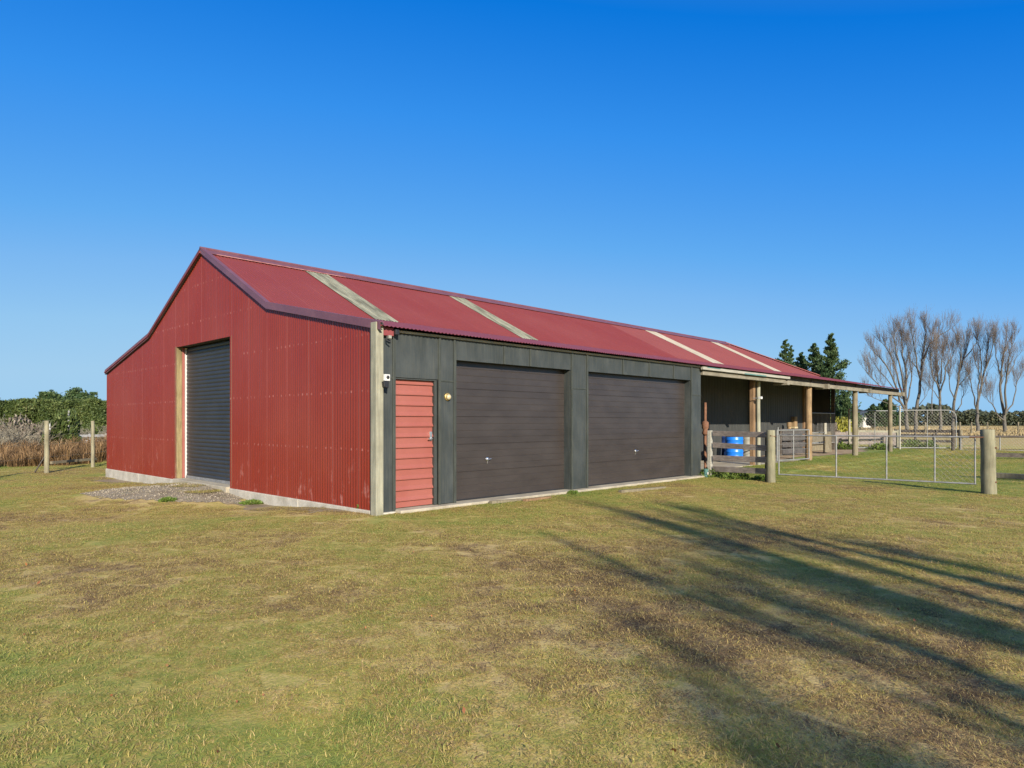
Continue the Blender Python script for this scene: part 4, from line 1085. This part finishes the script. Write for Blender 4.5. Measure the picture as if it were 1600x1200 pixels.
pxtree(6, D_-5, [
    (zz((1322, 1190), (1315, 1080), (1310, 980), (1285, 840), (1275, 700), (1290, 560), (1310, 420), (1330, 210)), .32, .45, 1),
    (zz((1318, 1000), (1325, 860), (1320, 720), (1335, 560), (1365, 400), (1400, 270)), .19, .4, -2),
    (zz((1330, 980), (1380, 900), (1410, 760), (1425, 680), (1470, 600)), .12, .4, 2),
    (zz((1310, 1060), (1250, 1000), (1220, 930), (1170, 870), (1140, 820)), .13, .5, -2),
    (zz((1282, 640), (1250, 500), (1230, 380), (1225, 260)), .11, .35, 1),
    (zz((1325, 640), (1390, 520), (1430, 420)), .09, .4, 1)], 'rightmost bare tree with a pale low branch on its left')
# the bare tree behind the viewpoint whose long shadow lies across the lawn
LR = Vector((.876, -.483, 0)); SB = Vector((-.483, -.876, 0)); TN = math.tan(R(SUN_EL))
def shadow_limb(TS, pairs, js):
    """limb points whose shadows fall at (s,l) on the lawn, for a tree standing TS along the sun direction"""
    out = []
    for (s, l), j in zip(pairs, js):
        h = (TS+j-s)*TN; out.append(SB*(TS+j)+LR*l+Vector((0, 0, h)))
    return out
TS = 24.0
tb = SB*TS+LR*1.9; tb.z = 0
def limb(end, mid, r0, frac=.5, j=0, fork=2.0):
    a = tb+Vector((0, 0, -.2)) if fork == 0 else tb+Vector((0, 0, fork))
    pr = [mid, ((mid[0]+end[0])/2, (mid[1]*.45+end[1]*.55)), end]
    return ([a]+shadow_limb(TS, pr, (j*.6, j*.85, j)), r0, frac)
rg = np.random.default_rng(5)
bare_tree(rg, tb, [
    ([tb+Vector((0, 0, -.3)), tb+Vector((.02, 0, 1.2)), tb+Vector((.05, .03, 2.6))], .45, 1.1),
    limb((1.4, 3.85), (11, 3.2), .42, .6, .8), limb((1.8, 4.75), (11, 4.2), .33, .6, -1.0), limb((5.2, 5.1), (13, 4.6), .28, .6, -1.8, 2.4), limb((3.4, 4.3), (12, 3.75), .27, .6, .2, 2.6), limb((7.0, 2.1), (14, 2.1), .24, .6, -.8, 2.2),
    limb((5.6, 2.55), (13, 2.45), .34, .6, 1.2), limb((6.6, 3.12), (13, 3.0), .28, .6, -.6, 3), limb((9.3, 1.2), (14.6, 1.4), .44, .6, .4), limb((10.2, .8), (14.8, 1.15), .36, .6, -1.2), limb((6.4, 3.55), (14, 3.4), .30, .6, 1.6, 3), limb((4.4, 3.4), (13, 3.1), .26, .6, -.4, 2.4)],
    'bare tree whose long limb shadows stripe the lawn', name='bare_tree', twig_r=.009, dens=1.0, lean_up=.25, tl=.5)
# second tree whose shadow lies beyond the gate
TS2 = 30.0; tb2 = SB*TS2+LR*17.6; rg = np.random.default_rng(8)
def limb2(end, mid, r0, fork=2.0):
    return ([tb2+Vector((0, 0, fork))]+shadow_limb(TS2, [mid, end], (0, .4)), r0, .35)
bare_tree(rg, tb2, [([tb2+Vector((0, 0, -.3)), tb2+Vector((0, 0, 2.4))], .45, 1.1)]+
    [limb2((-1.0+k*.4, 15.2+k*.28), (6+k*.2, 15.9+k*.3), .3-.02*k) for k in range(6)], 'bare tree whose shadow lies beyond the wide gate', dens=.8, twig_r=.02, lean_up=.2, tl=.45)
# ---- conifers behind the shed
def pine(rg, base, h, rad, label, group=None, n=9000, size=.105, name='pine_tree', skirt=.12):
    base = Vector(base); t = thing(name, base, label, 'tree', group)
    MB().tube([base-Vector((0, 0, .3)), base+Vector((.05, 0, h*.5)), base+Vector((0, .03, h*.98))], [.02*h, .012*h, .015], 8).build('trunk', 'bark', t, smooth=True)
    P = []; Dd = []
    nb = 40; per = n//nb
    for k in range(nb):
        q = skirt+(1-skirt)*((k+.5)/nb)**.85; z = h*q; a = k*2.39996+rg.normal()*.3
        R_ = rad*((1-q)**.85)*(.6+.8*rg.random())+.06*rad
        d = np.array([math.cos(a), math.sin(a), 0]); m = int(per*(.35+2.0*R_/rad))
        u = rg.random(m)**.6
        c = np.array(base)[None]+d[None]*(u*R_)[:, None]+np.array([0, 0, 1])[None]*(z+u*R_*.10+u**3*R_*.42)[:, None]
        s = (.12+.26*(1-np.abs(u-.6)))*R_*.8+.05
        c = c+rg.normal(size=(m, 3))*np.stack([s*.6, s*.6, s*.36], 1)
        P.append(c); Dd.append(np.tile(d*.7+np.array([0, 0, .6]), (m, 1)))
    P = np.concatenate(P); Dd = np.concatenate(Dd)
    v, f, lt, r = leaf_quads(P, size, rg, dirs=Dd)
    npmesh('crown', v, f, lt, 'pine', r, t)
    return t
rg = np.random.default_rng(3)
PT = []
def pine_px(px, top, Y, wid, label, **kw):
    b = at(px, HY+EYE*F/Y, Y); h = (HY-top)/F*Y+EYE
    PT.append((b.x, b.y)); return pine(rg, (b.x, b.y, 0), h, wid/F*Y, label, 'pines behind the shed', **kw)
pine_px(1298, 522, 62, 34, 'tallest pine behind the shed, bushy low boughs seen under the lean-to roof', n=16000, skirt=.06, size=.11)
pine_px(1272, 537, 66, 32, 'broad pine showing above the roof left of the tallest', n=12000)
pine_px(1252, 551, 66, 25, 'small rounded pine top between the two pines over the roof')
pine_px(1227, 531, 72, 27, 'leftmost pine peeping over the sloping roof end', n=11000)
pine_px(1236, 540, 75, 14, 'thin second spire just right of the leftmost pine', n=7000)
pine_px(1322, 622, 58, 24, 'low dark bushy conifer right of the tallest pine', n=8000)
pine_px(1383, 625, 120, 22, 'dark conifer behind the last lean-to post', n=8000, size=.2)
pine_px(1364, 632, 125, 12, 'thin dark conifer beside the farmhouse roof', n=5000, size=.2)
# broom bush and weeds in the yard
def bush(name, c, rx, ry, rz, n, size, mat, label, cat, group=None, seed=0, up=.5):
    rg = np.random.default_rng(seed); t = thing(name, c, label, cat, group)
    d = rg.normal(size=(n, 3)); d[:, 2] = np.abs(d[:, 2]); d /= np.linalg.norm(d, axis=1)[:, None]
    lump = .72+.5*np.array([vnoise(np.array([a*2.2+seed]), np.array([b*2.2+c_*2]), seed)[0] for a, b, c_ in d])
    q = (rg.random(n)**.4)*lump
    P = np.array(c)[None]+d*np.array([rx, ry, rz])*q[:, None]
    D = d*1.0+np.array([0, 0, up])
    v, f, lt, r = leaf_quads(P, size, rg, dirs=D)
    npmesh('foliage', v, f, lt, mat, r, t)
    st = MB()
    for k in range(7):
        a = rg.random()*6.28; st.tube([Vector(c)+Vector((0, 0, -.03)), Vector(c)+Vector((math.cos(a)*rx*.5, math.sin(a)*ry*.5, rz*.6))], [max(.006, rx*.02), .004], 5)
    st.build('stem', 'twig_grey', t)
    return t
c = at(1312, 695, 44); c.z = 0
bush('broom_bush', c, 1.5, 1.2, 1.75, 5000, .10, 'yellow', 'yellow green broom bush seen between the lean-to posts', 'bush', seed=2)
c = at(1290, 690, 42); c.z = 0
bush('thorn_bush', c, 1.3, 1.0, 1.4, 3500, .10, 'brush', 'brown twiggy bush left of the yellow broom', 'bush', seed=4)
for k, (px, py, w, h, lb) in enumerate(((1425, 702, .75, .5, 'dark green weed clump at the foot of the tall mesh gate'), (1320, 706, .5, .35, 'low weeds beside the slim pale post'), (1452, 703, .6, .4, 'weeds under the right half of the mesh gate'), (1376, 706, .7, .28, 'low weeds along the foot of the mesh panel'))):
    c = gnd(px, py); c.z = tz(c.x, c.y)
    bush('weed_clump', c, w, w*.7, h, 900, .05, 'weed', lb, 'weeds', 'weeds about the yard', 20+k)
for k, (px, py, w, h, lb, z) in enumerate(((574, 800, .17, .16, 'green weed tuft at the foot of the corner post', -.01), (262, 784, .16, .06, 'green weed patch at the edge of the gravel', -.1), (1112, 745, .45, .26, 'dark green weeds under the left end of the rail fence', 0), (1150, 748, .5, .17, 'dark green weeds under the middle of the rail fence', 0), (1192, 750, .3, .12, 'low weeds beside the rail fence post', 0), (398, 786, .28, .06, 'flat green weeds by the plinth right of the roller door', -.12), (895, 772, .12, .05, 'tiny weed against the slab between the garage doors', 0))):
    c = gnd(px, py, z); c.z = tz(c.x, c.y)
    bush('weed_clump', c, w, w*.8, h, 650, .032, 'weed', lb, 'weeds', 'weeds along the shed', 40+k)
# rank brown grass behind the left fence
def dry_field():
    rg = np.random.default_rng(17); Ps = []; Ds = []; Ls = []
    for k in range(150):
        px = rg.random()*230-48; Yd = 22.6+(rg.random()**.8)*8.5+max(0, px)/165*2.6
        c = at(px, HY, Yd); hgt = (.45+.75*rg.random()**1.2); sp = .10+.22*rg.random(); m = int(70+90*rg.random())
        a = rg.random(m)*6.283; q = rg.random(m)**.6
        x = c.x+np.cos(a)*sp*q; y = c.y+np.sin(a)*sp*q
        out = np.radians(4+46*q*rg.random(m)+rg.normal(0, 9, m))
        Ps.append(np.stack([x, y, terrain(x, y)-.02], 1)); Ds.append(np.stack([np.sin(out)*np.cos(a), np.sin(out)*np.sin(a), np.cos(out)], 1))
        Ls.append(hgt*(.55+.6*rg.random(m)))
    P = np.concatenate(Ps); D = np.concatenate(Ds); Lh = np.concatenate(Ls); n = len(P)
    v, f, lt, r = ribbons(P, D, Lh, .010+.014*rg.random(n), rg, 1.1)
    o = npmesh('rank_grass', v, f, lt, 'dry', r); tag(o, 'rank orange brown grass behind the left fence', 'grass', None, 'stuff')
dry_field()
# bare grey shrubs
def twig_shrub(seed, c, h, w, n, label, group=None, r=.007):
    rg = np.random.default_rng(seed); t = thing('bare_shrub', c, label, 'shrub', group); tw = Twigs(); st = MB()
    def grow(p, d, ln, lev):
        pts = branch_path(rg, p, d, ln, 3, .25, .02)
        for a, b in zip(pts[:-1], pts[1:]): tw.add(a, b, r*(1+lev*.5))
        if lev > 0:
            for k in range(4): grow(pts[int(rg.integers(1, 4))], ((pts[-1]-pts[0]).normalized()+rvec(rg)*.8).normalized(), ln*(.5+.3*rg.random()), lev-1)
    for k in range(n):
        a = rg.random()*6.28; q = rg.random()**.5
        p = Vector(c)+Vector((math.cos(a)*w*q, math.sin(a)*w*q*.6, 0)); d = Vector((math.cos(a)*.5*q, math.sin(a)*.5*q, 1)).normalized()
        grow(p, d, h*(.4+.25*rg.random()), 3)
        if k < 12: st.tube([p-Vector((0, 0, .1)), p+d*h*.3], [.02, .012], 5)
    tw.mesh('twig', 'twig_grey', t); st.build('stem', 'twig_grey', t)
    return t
for k, (px, Y, h, w, n, lb) in enumerate(((12, 31, 1.35, 1.5, 12, 'grey leafless shrub at the far left before the hedge'), (48, 32, 1.05, 1.3, 11, 'grey leafless shrub left of the taller fence post'), (122, 37.5, 1.15, 1.3, 13, 'bluish grey leafless shrub behind the silvery rails'), (156, 37, 1.2, 1.3, 12, 'grey leafless shrub against the shed edge'), (-20, 30, 1.3, 1.4, 11, 'grey leafless shrub cut by the left picture edge'))):
    c = at(px, HY+EYE*F/Y, Y); c.z = tz(c.x, c.y)
    twig_shrub(70+k, c, h, w, n, lb, 'leafless shrubs before the hedge', .008)
c = at(96, 700, 33); c.z = -.1
bush('green_shrub', c, 1.0, .9, 2.0, 4500, .085, 'hedge', 'dense green shrub between the two left fence posts', 'shrub', seed=9)
c = at(30, 700, 34); c.z = -.1
bush('thorn_bush', c, 2.0, 1.0, 1.9, 3800, .085, 'brush', 'brown twiggy bush before the hedge at far left', 'bush', seed=12)
# the hedge
def hedge():
    rg = np.random.default_rng(23); a = at(-120, 655, 47); b = at(330, 655, 60)
    t = thing('shelter_hedge', (a.x, a.y, 0), 'long tall clipped green hedge left of the shed', 'hedge')
    A0 = np.array([a.x, a.y]); U = np.array([b.x-a.x, b.y-a.y]); ln = np.linalg.norm(U); U /= ln; W = np.array([-U[1], U[0]])
    n = 150000; u = rg.random(n)*ln; s = rg.random(n)
    top = 3.05+(fbm(u*.35, u*0, 71, 3)-.5)*1.0; 
    prof = rg.random(n)                       # along the face from foot to top and over
    z = np.where(prof < .78, prof/.78*top, top); w = np.where(prof < .78, -1.1+.5*(z/3.4), -.7+2.0*(prof-.78)/.22)
    lump = (fbm(u*.7, z*.9+w, 75, 4)-.5)*2.4
    w = w-lump+rg.normal(size=n)*.10; z = z+lump*.25+rg.normal(size=n)*.08
    P = np.stack([A0[0]+U[0]*u+W[0]*w, A0[1]+U[1]*u+W[1]*w, z], 1)
    v, f, lt, r = leaf_quads(P, .085, rg)
    npmesh('foliage', v, f, lt, 'hedge', r, t)
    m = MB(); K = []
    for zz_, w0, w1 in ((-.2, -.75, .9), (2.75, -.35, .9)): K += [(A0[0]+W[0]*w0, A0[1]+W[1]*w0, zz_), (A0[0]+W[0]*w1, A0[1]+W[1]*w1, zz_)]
    m.prism([K[0], K[1], K[3], K[2]], (U[0]*ln, U[1]*ln, 0)).build('dark_core', 'dark_in', t)  # solid dark core stands in for deep shade, stops see-through
hedge()
rg = np.random.default_rng(31)
for px, tp, Y, w, lb in ((72, 613, 78, 8, 'little tree left over the hedge top'), (87, 609, 80, 11, 'round tree over the hedge, left of the gap'), (108, 610, 82, 9, 'thin ragged tree over the middle of the hedge'), (124, 606, 80, 12, 'tallest of the trees showing over the hedge'), (137, 614, 84, 8, 'low tree over the hedge near the shed'), (149, 617, 84, 6, 'last tiny tree over the hedge beside the shed')):
    b = at(px, HY+EYE*F/Y, Y); h = (HY-tp)/F*Y+EYE; wd = w/F*Y
    t = thing('distant_tree', (b.x, b.y, 0), lb, 'tree', 'trees over the hedge')
    MB().tube([(b.x, b.y, -.2), (b.x+.1, b.y, h*.8)], [.14, .05], 6).build('trunk', 'bark', t)
    m = 1500; cl = rg.normal(size=(7, 3))*np.array([wd*.55, wd*.4, h*.12]); cc = cl[rg.integers(0, 7, m)]
    P = np.array([b.x, b.y, h*.78])+cc+rg.normal(size=(m, 3))*np.array([wd*.28, wd*.28, h*.055]); P[:, 2] = np.minimum(P[:, 2], h)
    v, f, lt, r = leaf_quads(P, .17, rg); npmesh('crown', v, f, lt, 'pine', r, t)
# far belt of trees on the right: one mass
def belt():
    rg = np.random.default_rng(41); n = 90000
    px = 1270+rg.random(n)*480; Yd = 235+rg.random(n)*40
    q = (px-1270)
    top = 641+9*(fbm(px*.035, px*0+3, 81, 4)-.5)*2-5*np.exp(-((px-1446)/18)**2)-10*np.exp(-((px-1458)/26)**2)+6*np.exp(-((px-1495)/10)**2)
    h = (HY-top)/F*Yd+EYE
    zc = rg.random(n)**.75*h*(.72+.28*vnoise(px*.22, Yd*.1, 85))
    X_ = (px-CX)/F*Yd
    x = CAM[0]+X_*D1[0]+Yd*D1[1]; y = CAM[1]+X_*D2[0]+Yd*D2[1]
    lum = vnoise(px*.3, zc*.8, 87)
    P = np.stack([x, y, zc], 1)[lum > .22]
    v, f, lt, r = leaf_quads(P, .55, rg); o = npmesh('tree_belt', v, f, lt, 'belt', r)
    tag(o, 'dark belt of far trees beyond the dry field', 'trees', None, 'stuff')
    a = at(1200, 659, 278); b = at(1800, 659, 278)
belt()
# rough dry grass in the far field
def far_grass():
    rg = np.random.default_rng(43); n = 26000; px = 1280+rg.random(n)*400; Yd = 60+rg.random(n)**1.3*120
    X_ = (px-CX)/F*Yd; x = CAM[0]+X_*D1[0]+Yd*D1[1]; y = CAM[1]+X_*D2[0]+Yd*D2[1]
    P = np.stack([x, y, terrain(x, y)-.05], 1); tilt = np.radians(np.abs(rg.normal(0, 25, n))); a = rg.random(n)*6.28
    D = np.stack([np.sin(tilt)*np.cos(a), np.sin(tilt)*np.sin(a), np.cos(tilt)], 1)
    v, f, lt, r = ribbons(P, D, .25+.3*rg.random(n), .05+.05*rg.random(n), rg, .7)
    o = npmesh('field_grass', v, f, lt, 'straw', r); tag(o, 'long straw coloured grass of the far field', 'grass', None, 'stuff')
M['straw'] = leafmat('straw field grass', [(.1, (.22, .16, .08)), (.6, (.36, .275, .14)), (.95, (.46, .37, .21))], .8, clump=.08)
far_grass()

# ================================================================== LIGHT, SKY, CAMERA
w = bpy.data.worlds.new('World'); sc.world = w; w.use_nodes = True
t = w.node_tree; bg = t.nodes['Background']
sky = t.nodes.new('ShaderNodeTexSky'); sky.sky_type = 'NISHITA'; sky.sun_disc = False
sky.sun_elevation = R(SUN_EL); sky.sun_rotation = math.atan2(SUN.x, SUN.y)
sky.air_density = 1.0; sky.dust_density = .2; sky.ozone_density = 6.0; sky.altitude = 20
EXPO = .68
# grade the physical sky's luminance to the clear winter blue of the day; unseen zenith neutralised and sun-side glow boosted to warm the shade
def lin(c): return tuple(((v/255+.055)/1.055)**2.4 for v in c)
nrm = t.nodes.new('ShaderNodeVectorMath'); nrm.operation = 'SCALE'; nrm.inputs['Scale'].default_value = .1
L(t, sky.outputs[0], nrm.inputs[0])
sp_ = t.nodes.new('ShaderNodeSeparateXYZ'); L(t, nrm.outputs[0], sp_.inputs[0])
grade = ramp(t, sp_.outputs['Y'], [(.07, lin((130, 146, 178))), (.118, lin((60, 123, 206))), (.148, lin((10, 119, 220))), (.208, lin((54, 145, 236))), (.323, lin((98, 172, 241))), (.40, lin((124, 184, 241))), (.535, lin((148, 199, 240))), (.70, lin((163, 206, 238)))])
sub_ = t.nodes.new('ShaderNodeVectorMath'); sub_.operation = 'SUBTRACT'; L(t, nrm.outputs[0], sub_.inputs[0]); sub_.inputs[1].default_value = (.60, .76, .90)
mx_ = t.nodes.new('ShaderNodeVectorMath'); mx_.operation = 'MAXIMUM'; L(t, sub_.outputs[0], mx_.inputs[0]); mx_.inputs[1].default_value = (0, 0, 0)
ad_ = t.nodes.new('ShaderNodeVectorMath'); ad_.operation = 'ADD'; L(t, grade, ad_.inputs[0])
gl_ = t.nodes.new('ShaderNodeVectorMath'); gl_.operation = 'MULTIPLY'; L(t, mx_.outputs[0], gl_.inputs[0]); gl_.inputs[1].default_value = (9.0, 6.6, 3.2)
L(t, gl_.outputs[0], ad_.inputs[1])
sc_ = t.nodes.new('ShaderNodeVectorMath'); sc_.operation = 'SCALE'; sc_.inputs['Scale'].default_value = 10/2**EXPO
L(t, ad_.outputs[0], sc_.inputs[0]); L(t, sc_.outputs[0], bg.inputs['Color'])
bg.inputs['Strength'].default_value = .1
ld = bpy.data.lights.new('sun', 'SUN'); ld.energy = 5.0; ld.angle = R(.5); ld.color = (1, .92, .80)
lo = bpy.data.objects.new('sun', ld); col.objects.link(lo); lo.rotation_euler = SUN.to_track_quat('Z', 'Y').to_euler(); lo.location = SUN*60
cd = bpy.data.cameras.new('camera'); cam = bpy.data.objects.new('camera', cd); col.objects.link(cam)
cam.location = (CAM[0], CAM[1], EYE)
cam.rotation_euler = (R(90), 0, math.atan2(FWD.y, FWD.x)-R(90))
cd.sensor_width = 36; cd.lens = F/1600*36; cd.shift_y = (HY-600)/1600
cd.clip_start = .05; cd.clip_end = 6000
sc.camera = cam
sc.view_settings.view_transform = 'Standard'; sc.view_settings.look = 'None'
sc.view_settings.gamma = 1; sc.view_settings.exposure = EXPO
sc.cycles.max_bounces = 6; sc.cycles.use_denoising = True
sc.cycles.denoising_prefilter = 'NONE'; sc.cycles.denoising_input_passes = 'RGB_ALBEDO_NORMAL'
